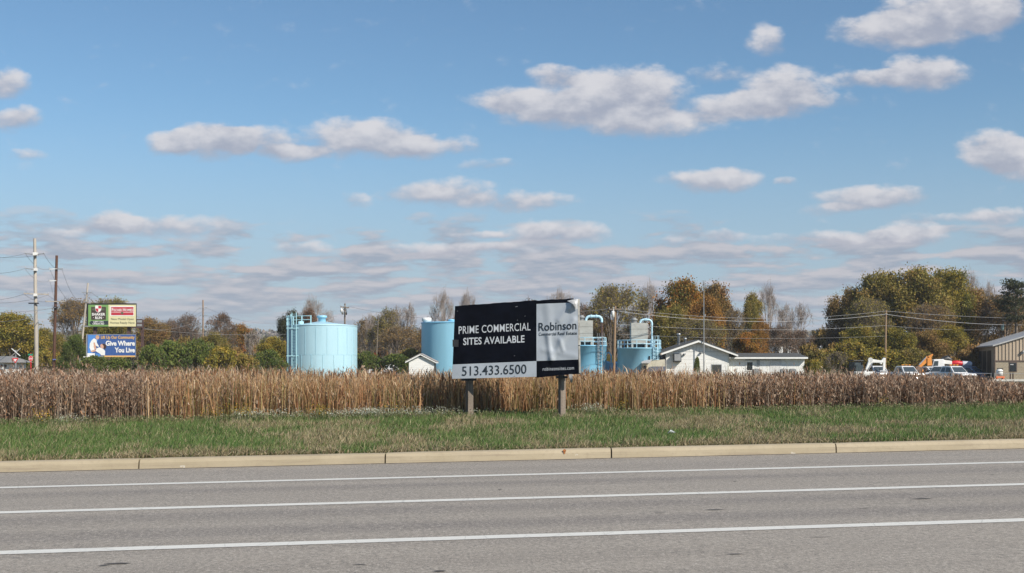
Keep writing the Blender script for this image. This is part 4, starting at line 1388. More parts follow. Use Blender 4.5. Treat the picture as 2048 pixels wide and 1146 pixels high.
def ladder(parent, x, y, z0, z1, mtl, wd_=.45, cage=None, out=(0, -1), th=.035, rungs=None):
    mb = MB()
    sx_, sy_ = -out[1], out[0]
    for s in (-1, 1):
        mb.bar((x + sx_ * wd_ / 2 * s, y + sy_ * wd_ / 2 * s, z0), (x + sx_ * wd_ / 2 * s, y + sy_ * wd_ / 2 * s, z1), th * 1.6)
    o = mb.build('ladder', mtl, parent)
    mb = MB()
    nn = rungs or int((z1 - z0) / .35)
    for i in range(nn):
        z = z0 + (i + .5) * (z1 - z0) / nn
        mb.bar((x - sx_ * wd_ / 2, y - sy_ * wd_ / 2, z), (x + sx_ * wd_ / 2, y + sy_ * wd_ / 2, z), th)
    mb.build('rungs', mtl, parent)['kind'] = 'stuff'
    if cage:
        mb = MB()
        for zz in np.arange(z0 + 2.2, z1 + .5, .9):
            pts = [(x + sx_ * math.cos(t) * cage + out[0] * (math.sin(t) * cage * 1.4 + .05), y + sy_ * math.cos(t) * cage + out[1] * (math.sin(t) * cage * 1.4 + .05), zz) for t in np.linspace(0, math.pi, 9)]
            mb.tube(pts, th * .8, 4)
        for t in np.linspace(0, math.pi, 5):
            px_, py_ = x + sx_ * math.cos(t) * cage + out[0] * (math.sin(t) * cage * 1.4 + .05), y + sy_ * math.cos(t) * cage + out[1] * (math.sin(t) * cage * 1.4 + .05)
            mb.tube([(px_, py_, z0 + 2.2), (px_, py_, z1 + .4)], th * .7, 4)
        mb.build('safety_cage', mtl, parent)
    return o


# big tank left
D = 145.0
cx = (644 - 1024) * D / F; R = 70 * D / F
g0 = H(cx, D); z1 = CH + (HY - 652.5) * D / F
t1 = thing('storage_tank', (cx, D, g0), 'large pale blue cylindrical tank with ladder and low cone roof, left of the sign', 'tank')
mb = MB(); mb.lathe((cx, D, 0), [(R, g0 - .1), (R, z1)], 72); mb.build('tank_wall', M_blue, t1)
mb = MB(); mb.lathe((cx, D, 0), [(R + .05, z1), (R + .05, z1 + .06), (R * .5, z1 + .30), (.5, z1 + .56), (0, z1 + .58)], 72); mb.build('roof', M_blue, t1)
mb = MB(); mb.lathe((cx, D, 0), [(.46, z1 + .4), (.46, z1 + 1.0), (.60, z1 + 1.02), (.62, z1 + 1.24), (.52, z1 + 1.30), (0, z1 + 1.33)], 24); mb.build('roof_vent', M_blue_mid, t1)
mb = MB()
for k, a in enumerate(range(-170, 10, 18)):
    x, y = cx + (R + .012) * math.cos(rad(a)), D + (R + .012) * math.sin(rad(a))
    zm = g0 + (z1 - g0) * .47
    mb.box((x, y, (g0 + zm) / 2), (.03, .05, zm - g0), rz=rad(a))
    a2_ = a + 7
    x, y = cx + (R + .012) * math.cos(rad(a2_)), D + (R + .012) * math.sin(rad(a2_))
    mb.box((x, y, (z1 + zm) / 2 - .1), (.03, .035, z1 - zm - .3), rz=rad(a2_))
mb.build('weld_seam', mat('seam_pale', (.31, .52, .61), .5, .1), t1)['kind'] = 'stuff'
mb = MB(); mb.tube(ring((cx, D), R + .002, g0 + (z1 - g0) * .47, n=72), .018, 4); mb.build('weld_seam', bpy.data.materials['seam_pale'], t1)
M_rail1 = mat('pale_rail', (.40, .66, .74), .5, .05)
ra = rad(-90 - 54)
lx, ly = cx + (R + .25) * math.cos(ra), D + (R + .25) * math.sin(ra)
lx = P(590, 0, D - 3).x; ly = D - math.sqrt(max(R * R - (lx - cx) ** 2, 0)) - .3
ladder(t1, lx, ly, g0 + 1.0, z1 + 1.5, M_rail1, wd_=.6, th=.05, out=(-.35, -.94))
mb = MB()
mb.tube([(lx - .75, ly, g0 + .8), (lx - .75, ly, z1 + .9)], .05, 6)
for zf in (.12, .45, .95):
    z = g0 + (z1 - g0) * zf
    mb.bar((lx - .9, ly, z), (lx + .55, ly - .05, z), .09)
mb.build('stand_off_pipe', M_rail1, t1)
# roof railing on the left half
mb = MB()
stations = [(576, 632), (583, 632), (588.5, 630), (595, 633.5), (613.5, 634), (632, 633)]
for (px, py) in stations:
    X = P(px, 0, D).x; dxx = X - cx
    Y = D - math.sqrt(max((R * .985) ** 2 - dxx ** 2, 0)) * .9
    rr_ = math.hypot(dxx, Y - D)
    zb = z1 + .74 * (1 - rr_ / R) - .02
    mb.bar((X, Y, zb), (X, Y, CH + (HY - py) * D / F), .11)
pts_r = []
for z_ in (634, 641.5):
    pts_r = []
    for px in (576, 583, 588.5, 595, 613.5, 632):
        X = P(px, 0, D).x
        Y = D - math.sqrt(max((R * .985) ** 2 - (X - cx) ** 2, 0)) * .9
        pts_r.append((X, Y, CH + (HY - z_) * D / F))
    mb.tube(pts_r, .045, 5)
mb.build('railing', M_rail1, t1)
mb = MB(); mb.lathe((P(608, 0, D).x, D - 2.2, 0), [(.35, z1 + .1), (.35, z1 + .5), (.0, z1 + .55)], 16); mb.build('roof_hatch', M_rail1, t1)

# second tank, partly behind the sign
D = 150.0
cx = (911 - 1024) * D / F; R = 68 * D / F
g0 = H(cx, D); z1 = CH + (HY - 647) * D / F
t2 = thing('storage_tank', (cx, D, g0), 'light blue cylindrical tank half hidden behind the black side of the sign', 'tank')
mb = MB(); mb.lathe((cx, D, 0), [(R, g0 - .1), (R, z1)], 64); mb.build('tank_wall', M_blue_mid, t2)
mb = MB(); mb.lathe((cx, D, 0), [(R + .06, z1 - .02), (R + .08, z1 + .09), (R * .9, z1 + .14), (0, z1 + .3)], 64); mb.build('roof', M_blue2, t2)
vx = P(854, 0, D).x; mb = MB(); mb.lathe((vx, D - .6, 0), [(.5, z1), (.5, z1 + .25), (.60, z1 + .3), (.60, z1 + .62), (.5, z1 + .7), (0, z1 + .72)], 20); mb.build('roof_vent', M_white, t2)
vx = P(904, 0, D).x; mb = MB(); mb.lathe((vx, D - 1.2, 0), [(.28, z1), (.28, z1 + .25), (.45, z1 + .28), (.45, z1 + .42), (.1, z1 + .5), (.0, z1 + .5)], 20); mb.build('roof_vent', M_blue2, t2)
mb = MB(); xx = P(846, 0, D).x; mb.box((xx, D - 1.4, g0 + 2.6), (.25, .3, .9)); mb.build('gauge_box', M_seam, t2)


# two aeration tanks with concrete towers
def tower_tank(pl, pr, ptop, ptower, D, mtl, label, tower_label, pipe_brown, lad_px, wallx):
    cx = ((pl + pr) / 2 - 1024) * D / F; R = (pr - pl) / 2 * D / F
    g0 = H(cx, D); z1 = CH + (HY - ptop) * D / F
    t = thing('aeration_tank', (cx, D, g0), label, 'tank')
    mb = MB(); mb.lathe((cx, D, 0), [(R, g0 - .1), (R, z1), (R + .06, z1 + .02), (R + .06, z1 + .12), (R - .1, z1 + .14), (0, z1 + .14)], 56); mb.build('tank_wall', mtl, t)
    railing(t, (cx, D), R - .05, z1 + .14, 15 * D / F, mat('rail_blue', (.45, .68, .80), .5, .05) if 'rail_blue' not in bpy.data.materials else bpy.data.materials['rail_blue'], posts=14, th=.05)
    lx = P(lad_px, 0, D).x; ly = D - math.sqrt(max(R * R - (lx - cx) ** 2, 0)) - .25
    ladder(t, lx, ly, g0 + .3, z1 + 1.1, M_grey if lad_px < 1250 else bpy.data.materials['rail_blue'], wd_=.5, cage=.40 if lad_px < 1250 else .33, out=(.25, -.97), th=.04)
    # tower standing on legs on the tank
    a, b_, tt, bb = ptower
    X0, X1 = P(a, 0, D).x, P(b_, 0, D).x
    Z1 = CH + (HY - tt) * D / F; Z0 = CH + (HY - bb) * D / F
    tw = thing('concrete_tower', ((X0 + X1) / 2, D, z1 + .14), tower_label, 'tower')
    wx = X1 - X0
    mb = MB()
    nz_ = 3
    for i in range(nz_):
        za, zb = Z0 + (Z1 - Z0) * i / nz_, Z0 + (Z1 - Z0) * (i + 1) / nz_
        m2 = MB(); m2.box(((X0 + X1) / 2, D + .1, (za + zb) / 2), (wx, wx * .9, zb - za - .025)); m2.build('panel', M_conc, tw, bevel=.015)
    mb.box(((X0 + X1) / 2, D + .1, (Z0 + Z1) / 2), (wx - .05, wx * .9 - .05, Z1 - Z0 - .06)); mb.build('core', M_dark, tw)
    mb = MB()
    for s in (-1, 1):
        for s2 in (-1, 1):
            mb.bar(((X0 + X1) / 2 + s * wx * .43, D + s2 * wx * .38, z1 + .14), ((X0 + X1) / 2 + s * wx * .43, D + s2 * wx * .38, Z0), .22)
    mb.prism([(X0 + .02, Z0), (X1 - .02, Z0), (X1 - .5, Z0 - .25), (X0 + .5, Z0 - .25)], D - wx * .44, D + wx * .4)
    mb.build('leg', M_conc, tw)
    mb = MB(); mb.box(((X0 + X1) / 2, D + .1, z1 + .35), (wx * .7, wx * .6, .5)); mb.build('pump_unit', M_dark, tw)
    vx = (X0 + X1) / 2 - wx * .27
    mb = MB(); mb.lathe((vx, D, Z1), [(.30, 0), (.30, .28), (.38, .3), (.38, .45), (.22, .5), (.22, .62), (0, .64)], 16); mb.build('vent', M_grey, tw)
    # blue pipe from the top over and down
    xa = (X0 + X1) / 2 + (wx * .02 if pipe_brown else wx * .05)
    xb = X1 + (.0 if False else (18 if pipe_brown else 9) * D / F)
    zt = Z1 + 8 * D / F if pipe_brown else Z1 + 6.5 * D / F
    r = .16 if pipe_brown else .125
    yy = D - wx * .2
    def elbow(c, a0, a1, rr_):
        return [(c[0] + rr_ * math.cos(rad(a)), yy, c[1] + rr_ * math.sin(rad(a))) for a in np.linspace(a0, a1, 6)]
    path = [(xa, yy, Z1 - .05), (xa, yy, zt - .45)] + elbow((xa + .45, zt - .45), 180, 90, .45)[1:] + elbow((xb - .45, zt - .45), 90, 0, .45) + [(xb, yy, zt - .7)]
    mb = MB(); mb.tube(path, r, 10)
    for xf in (xa + .62, xb - .62):
        mb.tube([(xf - .06, yy, zt), (xf + .06, yy, zt)], r * 1.4, 10)
    mb.build('pipe', bpy.data.materials['rail_blue'], tw)
    mb = MB(); mb.tube([(xb, yy, zt - .7), (xb, yy, z1 + .15)], r * .75, 8); mb.build('down_pipe', M_brownsteel if pipe_brown else bpy.data.materials['rail_blue'], tw)
    return t, tw


tower_tank(1138, 1213, 693, (1157, 1185, 641, 680), 142, M_blue2, 'bright blue tank with top railing and caged ladder, right behind the sign', 'grey concrete tower with thick blue and brown pipe, on the tank beside the sign', True, 1198.5, 0)
tower_tank(1235, 1322, 698, (1261, 1294, 646, 684), 140, M_blue_mid, 'blue railed tank with one shaded side, left of the gabled white building', 'grey concrete tower with thin blue pipe, on the tank left of the white gable', False, 1307, 0)
# small vessels and pipe loop between them
D = 143
cx = P(1215, 0, D).x; g0 = H(cx, D)
o_ = thing('pressure_vessel', (cx, D, g0), 'narrow blue vessel with a pipe loop between the two tower tanks', 'tank')
mb = MB(); mb.lathe((cx, D + .5, g0), [(.45, 0), (.45, 2.0), (.3, 2.25), (0, 2.35)], 18); mb.build('vessel', M_blue_mid, o_)
mb = MB(); zt = CH + (HY - 706) * D / F
mb.tube([(cx - .25, D - .4, g0), (cx - .25, D - .4, zt - .3), (cx - .1, D - .4, zt), (cx + .2, D - .4, zt), (cx + .4, D - .4, zt - .3), (cx + .4, D - .4, g0)], .10, 8)
mb.build('pipe_loop', bpy.data.materials['rail_blue'], o_)
cx = P(1233, 0, D).x
o_ = thing('pressure_vessel', (cx, D + 1, g0), 'dark blue round vessel tucked left behind the shaded tower tank', 'tank')
mb = MB(); mb.lathe((cx, D + 1, g0), [(.5, 0), (.5, 1.9), (.35, 2.2), (0, 2.3)], 18); mb.build('vessel', M_blue2, o_)


# ------------------------------------------------------------------ buildings
def wall_box(name, X0, X1, Y0, Y1, Z0, Z1, m_, par):
    mb = MB(); mb.box(((X0 + X1) / 2, (Y0 + Y1) / 2, (Z0 + Z1) / 2), (X1 - X0, Y1 - Y0, Z1 - Z0)); return mb.build(name, m_, par)


# white shed
D = 124.0
def xz(px, py, D): p = P(px, py, D); return p.x, p.z
g0 = H(P(842, 0, D).x, D)
sh_ = thing('shed', (P(842, 0, D).x, D + 2, g0), 'small white gabled shed in front of the second blue tank', 'shed')
xl, _ = xz(818, 0, D); xr, _ = xz(868, 0, D); xc_, za = xz(841, 709, D); _, ze = xz(0, 724, D)
body = [(xl, g0 - .1), (xr, g0 - .1), (xr, ze + .1), (xc_, za - .1), (xl, ze + .1)]
mb = MB(); mb.prism(body, D, D + 3.4); mb.build('wall', M_dark, sh_)
# lap boards on the gable wall
nb = 13
for i in range(nb):
    z0_ = g0 + i * .21; z1_ = z0_ + .20
    if z0_ > za - .3: break
    def half(z): return 1.0 if z < ze + .1 else max(0.02, 1 - (z - ze - .1) / (za - .1 - ze - .1))
    a0, a1 = half(z0_), half(z1_)
    mb = MB()
    pl = [(xc_ + (xl - xc_) * a0, z0_), (xc_ + (xr - xc_) * a0, z0_), (xc_ + (xr - xc_) * a1, z1_), (xc_ + (xl - xc_) * a1, z1_)]
    vs = [(x, D - .035, z) for x, z in pl[:2]] + [(x, D - .008, z) for x, z in pl[2:]] + [(x, D, z) for x, z in pl]
    mb.add(vs, [(0, 1, 2, 3), (0, 4, 5, 1), (1, 5, 6, 2), (3, 2, 6, 7), (0, 3, 7, 4)]); mb.build('plank', M_whitewall, sh_)
for s in (0, 1):
    xe, zeL = xz(811 if s == 0 else 872.5, 723.5 if s == 0 else 724, D)
    mb = MB()
    th = .13
    vs = [(xe, D - .3, zeL), (xc_, D - .3, za + .06), (xc_, D - .3, za + .06 - th), (xe, D - .3, zeL - th)]
    vs += [(x, D + 3.7, z) for x, y, z in vs]
    mb.add(vs, [(0, 1, 2, 3), (7, 6, 5, 4), (3, 2, 6, 7), (2, 1, 5, 6), (0, 3, 7, 4)]); mb.build('fascia', M_white, sh_)
    mb = MB()
    vs = [(xe - (.03 if s == 0 else -.03), D - .33, zeL + .02), (xc_, D - .33, za + .085), (xc_, D + 3.73, za + .085), (xe - (.03 if s == 0 else -.03), D + 3.73, zeL + .02)]
    vs += [(x, y, z + .04) for x, y, z in vs]
    mb.add(vs, [(0, 3, 2, 1), (4, 5, 6, 7), (0, 1, 5, 4), (1, 2, 6, 5), (2, 3, 7, 6), (3, 0, 4, 7)]); mb.build('roof', mat('shed_shingle', (.30, .28, .27), .85, .2, 8) if 'shed_shingle' not in bpy.data.materials else bpy.data.materials['shed_shingle'], sh_)

# gabled white building
D = 138.0
B1 = thing('white_building', (P(1396, 0, D).x, D + 4, H(P(1396, 0, D).x, D)), 'white gabled block building with a wall air conditioner and antenna mast', 'building')
g0 = H(P(1396, 0, D).x, D)
xl, _ = xz(1332, 0, D); xr, _ = xz(1458, 0, D); xa_, za = xz(1395.5, 682, D)
_, zl = xz(0, 709, D); _, zr = xz(0, 708.5, D)
zl = za + (zl - za) * (xa_ - xl) / (xa_ - xz(1320, 0, D)[0]); zr_ = za + (xz(0, 711, D)[1] - za) * (xr - xa_) / (xz(1473, 0, D)[0] - xa_)
mb = MB(); mb.prism([(xl, g0 - .1), (xr, g0 - .1), (xr, zr_), (xa_, za), (xl, zl)], D, D + 9); mb.build('wall', M_whitewall, B1)
# upper gable boards: vertical battens
mb = MB()
for px in range(1344, 1450, 7):
    x = xz(px, 0, D)[0]
    zt = za + ((zl - za) * (xa_ - x) / (xa_ - xl) if x < xa_ else (zr_ - za) * (x - xa_) / (xr - xa_)) - .12
    zb = xz(0, 702.5, D)[1]
    if zt > zb + .1:
        mb.box((x, D - .006, (zt + zb) / 2), (.03, .02, zt - zb))
mb.box(((xz(1347, 0, D)[0] + xz(1447, 0, D)[0]) / 2, D - .008, xz(0, 703, D)[1]), (xz(1447, 0, D)[0] - xz(1347, 0, D)[0], .02, .04))
o_ = mb.build('batten', mat('grey_batten', (.48, .48, .47), .7, .05), B1)
mb = MB()
for k in range(1, 9):
    z = g0 + k * .42
    mb.box(((xl + xr) / 2, D - .003, z), (xr - xl - .02, .01, .018))
mb.build('block_course', bpy.data.materials['grey_batten'], B1)
for s in (0, 1):
    xe, ze_ = xz(1319.5 if s == 0 else 1474, 706.5 if s == 0 else 709, D)
    zp = za + .10
    th = .24
    mb = MB()
    vs = [(xe, D - .75, ze_), (xa_, D - .75, zp), (xa_, D - .75, zp - th), (xe, D - .75, ze_ - th)]
    vs += [(x, y + .08, z) for x, y, z in vs]
    mb.add(vs, [(0, 1, 2, 3), (7, 6, 5, 4), (3, 2, 6, 7), (0, 4, 5, 1), (0, 3, 7, 4)]); mb.build('fascia', M_white, B1)
    mb = MB()
    vs = [(xe, D - .8, ze_ + .01), (xa_, D - .8, zp + .01), (xa_, D + 9.6, zp + .01), (xe, D + 9.6, ze_ + .01)]
    vs2 = [(x, y, z + .06) for x, y, z in vs]
    mb.add(vs + vs2, [(0, 3, 2, 1), (4, 5, 6, 7), (0, 1, 5, 4), (1, 2, 6, 5), (2, 3, 7, 6), (3, 0, 4, 7)]); mb.build('roof', M_roofdark, B1)
    mb = MB()
    vs = [(xe, D - .67, ze_ - .03), (xa_, D - .67, zp - .03), (xa_, D + 9.4, zp - .03), (xe, D + 9.4, ze_ - .03)]
    mb.add(vs, [(0, 1, 2, 3)]); mb.build('soffit', M_white, B1)
    if s == 0:
        mb = MB(); mb.box((xe + .06, D + 4.3, ze_ - .10), (.12, 10.2, .14)); mb.build('gutter', mat('tan_gutter', (.42, .30, .20), .6, .1), B1)
# soffit return at right end (dark box)
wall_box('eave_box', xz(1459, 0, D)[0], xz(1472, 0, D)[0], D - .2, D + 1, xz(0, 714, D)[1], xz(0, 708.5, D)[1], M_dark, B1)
# door
x0, zt = xz(1424, 729, D); x1, _ = xz(1442.5, 0, D)
mb = MB(); mb.box(((x0 + x1) / 2, D - .02, (g0 + zt) / 2), (x1 - x0 + .12, .05, zt - g0 + .06)); mb.build('door_frame', M_grey, B1)
mb = MB(); mb.box(((x0 + x1) / 2, D - .05, (g0 + zt) / 2 - .03), (x1 - x0 - .04, .05, zt - g0 - .04)); mb.build('door', mat('dark_door', (.035, .035, .037), .5, .1), B1)
# wall air conditioner, stands proud and throws a shadow
x0, z1 = xz(1346, 707, D); x1, z0 = xz(1361, 724, D)
ac = MB(); ac.box(((x0 + x1) / 2, D - .38, (z0 + z1) / 2), (x1 - x0, .74, z1 - z0)); a_o = ac.build('air_conditioner', M_black, B1)
mb = MB(); mb.box(((x0 + x1) / 2, D - .76, (z0 + z1) / 2 + .03), (x1 - x0 - .14, .03, z1 - z0 - .22)); mb.build('grille', M_grey, a_o).location = (0, 0, 0)
# fix child offset: the grille was built in B1's frame
# lamps and small fittings
for (px, py) in ((1369, 708), (1402, 705)):
    x, z = xz(px, py, D)
    mb = MB(); mb.box((x, D - .16, z), (.22, .32, .14)); mb.box((x - .06, D - .05, z - .1), (.1, .1, .16)); mb.build('wall_lamp', M_grey, B1)
for (px, y0, y1, r) in ((1357.5, 667, 692, .17), (1370.5, 676, 687, .13)):
    x, z1 = xz(px, y0, D + 4); _, z0 = xz(px, y1, D + 4)
    mb = MB(); mb.lathe((x, D + 4, 0), [(r, z0 - .6), (r, z1 - .2), (r * 1.35, z1 - .18), (r * 1.35, z1), (0, z1 + .02)], 14); mb.build('flue', M_steel, B1)
# downpipe
mb = MB(); x, z1 = xz(1407, 682, D); mb.bar((x + .12, D - .05, g0), (x + .12, D - .05, xz(0, 693, D)[1]), .08); mb.build('conduit', mat('light_conduit', (.55, .55, .55), .5, .05), B1)
# antenna mast standing before the wall
x, z1 = xz(1407.5, 562, D - .9)
an = thing('antenna_mast', (x, D - .95, g0), 'tall thin antenna mast in front of the gabled white building', 'antenna')
mb = MB(); mb.tube([(x, D - .95, g0), (x, D - .95, g0 + 6), (x, D - .95, z1)], [.07, .06, .035], 6); mb.build('mast', M_grey, an)
mb = MB(); mb.box((x, D - .95, z1), (.45, .06, .06)); mb.box((x + .15, D - .95, g0 + (z1 - g0) * .66), (.12, .1, .2)); mb.build('aerial', M_grey, an)

# low wing
DW = 139.0
W1 = thing('low_wing', (P(1538, 0, DW).x, DW + 4, H(P(1538, 0, DW).x, DW)), 'long low white wing with a dark flat roof, right of the gabled building', 'building')
g0 = H(P(1538, 0, DW).x, DW)
x0, zt = xz(1458.5, 717, DW); x1, _ = xz(1609, 0, DW)
wall_box('wall', x0, x1, DW, DW + 8, g0 - .1, zt, M_whitewall, W1)
xa2, zf0 = xz(1461, 714, DW - .8); xb2, zf1 = xz(1616, 717.5, DW - .8)
wall_box('fascia', xa2, xb2, DW - .8, DW - .72, zf1, zf0, M_white, W1)
wall_box('fascia', xb2 - .08, xb2, DW - .71, DW + 8.3, zf1, zf0, M_white, W1)
mb = MB(); mb.add([(xa2, DW - .71, zf1 + .03), (xb2 - .09, DW - .71, zf1 + .03), (xb2 - .09, DW - .005, zf1 + .03), (xa2, DW - .005, zf1 + .03)], [(0, 1, 2, 3)]); mb.build('soffit', M_white, W1)
zrid = CH + (HY - 706) * (DW + 4) / F
mb = MB(); X0_, X1_ = xa2 + .05, xb2 - .02
mb.prism([(DW - .82, zf0 + .005), (DW + 4, zrid), (DW + 8.5, zf0 + .005)], X0_, X1_)
vs = [(y, x, z) for (x, y, z) in mb.v]; mb.v = vs
mb.build('roof', M_roofdark, W1)
def panel(nm, px0, px1, py0, py1, m_, par, D_, dep=.05):
    x0, z1 = xz(px0, py0, D_); x1, z0 = xz(px1, py1, D_)
    mb = MB(); mb.box(((x0 + x1) / 2, D_ - dep / 2, (z0 + z1) / 2), (x1 - x0, dep, z1 - z0)); return mb.build(nm, m_, par)
wf = panel('window', 1491, 1508, 721, 742, M_white, W1, DW, .06)
panel('pane', 1494, 1505, 724.5, 740, M_glass, W1, DW - .065, .02)
for k in range(6):
    panel('vent_slat', 1513.5, 1519.5, 721 + k * 2.1, 722.3 + k * 2.1, M_grey, W1, DW, .05)
panel('door', 1540, 1563, 720.5, 745, mat('grey_white_door', (.58, .58, .57), .6, .05), W1, DW, .04)
panel('window_strip', 1490, 1562, 719, 720.5, M_grey, W1, DW, .03)
for (px, wdt, lb) in ((1513, 16, 'grey air conditioning unit by the window of the low wing'), (1568, 14, 'grey air conditioning unit by the door of the low wing'), (1585, 12, 'rightmost grey unit standing against the low wing')):
    x, z = xz(px, 738.5, DW - 1.2)
    u_ = thing('condenser_unit', (x, DW - 1.2, g0), lb, 'air conditioner')
    mb = MB(); mb.box((x, DW - 1.2, (z + g0) / 2), (wdt * DW / F, .8, z - g0)); mb.build('casing', M_grey, u_, bevel=.02)
    mb = MB(); mb.lathe((x, DW - 1.2, z), [(.3, 0), (.3, .05), (.05, .06), (0, .08)], 14); mb.build('fan_grille', M_black, u_)

# lean-to between tank and gabled building
D = 136.0
g0 = H(P(1306, 0, D).x, D)
lt_ = thing('lean_to', (P(1306, 0, D).x, D + 2, g0), 'low outbuilding with a slate roof shaded in its colour, left of the gabled white building', 'shed')
q3 = lambda px, py, d: tuple(P(px, py, d))
mb = MB(); a = P(1284.5, 727, D + .4); b_ = P(1331, 716, D + .4)
mb.prism([(a.x, g0 - .1), (b_.x, g0 - .1), (b_.x, b_.z - .15), (a.x + 1.3, b_.z - .3), (a.x, a.z - .1)], D + .9, D + 4.2); mb.build('wall', mat('cream_wall', (.50, .46, .36), .8, .1), lt_)
mb = MB(); mb.add([q3(1293, 743, D), q3(1331, 743, D), q3(1331, 714, D + 2.6), q3(1308, 716.5, D + 2.6)], [(0, 1, 2, 3)]); mb.build('roof', mat('shaded_slate', (.085, .09, .115), .7, .1), lt_)  # dark quad: shade over the roof painted into its colour
mb = MB(); mb.add([q3(1283, 723.5, D), q3(1301, 723.5, D - .02), q3(1308.5, 716.5, D + 2.6), q3(1292, 719, D + 2.6), q3(1283, 726.5, D), q3(1301, 726.5, D - .02)], [(0, 1, 2, 3), (4, 5, 1, 0)]); mb.build('side_roof', mat('pale_roof', (.42, .42, .42), .7, .1), lt_)
panel('fascia', 1283.5, 1296, 727, 731.5, mat('cream_trim', (.56, .50, .38), .7, .05), lt_, D + .9, .05)
panel('opening', 1284.5, 1293, 732, 745, M_dark, lt_, D + .89, .04)
mb = MB(); x, z = xz(1299, 712, D + 1.5); mb.tube([(x, D + 1.5, z - 1.2), (x, D + 1.5, z)], .09, 8); mb.build('flue', M_black, lt_)

# tan building at the right edge
D = 146.0
xN, _ = xz(1990, 0, D); g0 = H(xN, D)
tb = thing('tan_building', (xN + 6, D + 8, g0), 'tan ribbed metal building over block walls at the right edge', 'building')
XR = xz(2190, 0, D)[0]
zb_, zt_ = xz(0, 722.5, D)[1], None
roofz = lambda x: CH + (HY - 688.5) * D / F + (x - xN) * .30
depth = 20.0
xFL = (1945 - 1024) * (D + depth) / F          # the far left corner, so the dark side shows
# lower block wall
mb = MB(); mb.add([(xN, D, g0 - .2), (XR, D, g0 - .2), (XR, D, zb_), (xN, D, zb_)], [(0, 1, 2, 3)])
m_, n, b = base_mat('split_block')
geo = n.node('ShaderNodeNewGeometry', out=0)
s3 = n.t.nodes.new('ShaderNodeSeparateXYZ'); n.t.links.new(geo, s3.inputs[0])
bv = n.node('ShaderNodeCombineXYZ', (s3.outputs[0], s3.outputs[2], 0.0))
br = n.t.nodes.new('ShaderNodeTexBrick'); n.t.links.new(bv, br.inputs[0])
for k_, v_ in (('Color1', (.33, .28, .205, 1)), ('Color2', (.29, .245, .18, 1)), ('Mortar', (.20, .17, .13, 1)), ('Scale', 1.0), ('Mortar Size', .018), ('Brick Width', .4), ('Row Height', .2)):
    br.inputs[k_].default_value = v_
n.t.links.new(br.outputs[0], b.inputs['Base Color']); b.inputs['Roughness'].default_value = .9
mb.build('block_wall', m_, tb)
# metal sheets, one by one
px = 1990.0
while px < 2110:
    xa3 = xz(px, 0, D)[0]; xb3 = xz(px + 6.9, 0, D)[0]
    mb = MB()
    za3, zb3 = roofz(xa3) - .12, roofz(xb3) - .12
    m0 = zb_ + .12
    rib = .10
    vs = [(xa3, D - .10, m0), (xa3 + rib, D - .10, m0), (xa3 + rib + .06, D - .02, m0), (xb3, D - .02, m0),
          (xa3, D - .10, za3), (xa3 + rib, D - .10, za3), (xa3 + rib + .06, D - .02, za3), (xb3, D - .02, zb3)]
    mb.add(vs, [(0, 1, 5, 4), (1, 2, 6, 5), (2, 3, 7, 6)]); mb.build('panel', M_tan, tb)
    px += 7.0
wall_box('panel_backing', xN, XR, D, D + .1, zb_, roofz(xN) - .2, M_tan, tb)
mb = MB(); mb.add([(xN, D + .02, roofz(xN) - .2), (XR, D + .02, roofz(xN) - .2), (XR, D + .02, roofz(XR) - .2)], [(0, 1, 2)]); mb.build('gable_backing', M_tan, tb)
wall_box('trim', xN - .03, XR, D - .09, D - .01, zb_ - .03, zb_ + .11, M_tan_dark, tb)
wall_box('trim', xN - .07, xN + .02, D - .12, D + .0, g0, roofz(xN) - .14, M_tan_dark, tb)
# window
wz = MB()
panel('window', 2018, 2034, 722.8 + 1, 743.5, M_tan_dark, tb, D - .0, .05)
panel('pane', 2019.5, 2032.5, 725.5, 742.5, M_glass, tb, D - .055, .02)
panel('blind', 2020.5, 2027, 728, 730, M_rooflight, tb, D - .08, .01)
# side wall in shade with four tall doorways
def side(t, z, out=0.0):
    return (xN + (xFL - xN) * t - out, D + depth * t, z)
ze0 = roofz(xN) - .18
mb = MB(); mb.add([side(0, g0 - .1), side(1, g0 - .1), side(1, ze0), side(0, ze0)], [(3, 2, 1, 0)]); mb.build('side_wall', M_tan, tb)
for k in range(4):
    ta_, tb_ = .15 + k * .205, .15 + k * .205 + .165
    mb = MB(); zt4 = CH + (HY - 701) * 150 / F
    mb.add([side(ta_, g0 + .0, .03), side(tb_, g0 + .0, .03), side(tb_, zt4, .03), side(ta_, zt4, .03), side(ta_, g0, .0), side(tb_, g0, .0), side(tb_, zt4, .0), side(ta_, zt4, .0)], [(3, 2, 1, 0), (0, 1, 5, 4), (2, 3, 7, 6), (1, 2, 6, 5), (0, 4, 7, 3)])
    mb.build('doorway', M_dark, tb)
# roof
xo = xN - .35
def rz_(x): return roofz(x)
mb = MB()
back = lambda x: (x - xN) + 0
v0 = [(xo - .05, D - .35, rz_(xo)), (XR, D - .35, rz_(XR)), (XR + (xFL - xN), D + depth + .3, rz_(XR)), (xo + (xFL - xN), D + depth + .3, rz_(xo))]
v1 = [(x, y, z - .16) for x, y, z in v0]
mb.add(v0 + v1, [(0, 1, 2, 3), (7, 6, 5, 4), (0, 4, 5, 1), (1, 5, 6, 2), (2, 6, 7, 3), (3, 7, 4, 0)]); mb.build('roof', M_rooflight, tb)
mb = MB(); x, z = xz(2045, 703, D); mb.box((x, D - .3, z), (.3, .4, .22)); mb.box((x - .15, D - .2, z - .2), (.35, .25, .12)); mb.build('wall_lamp', M_steel, tb)

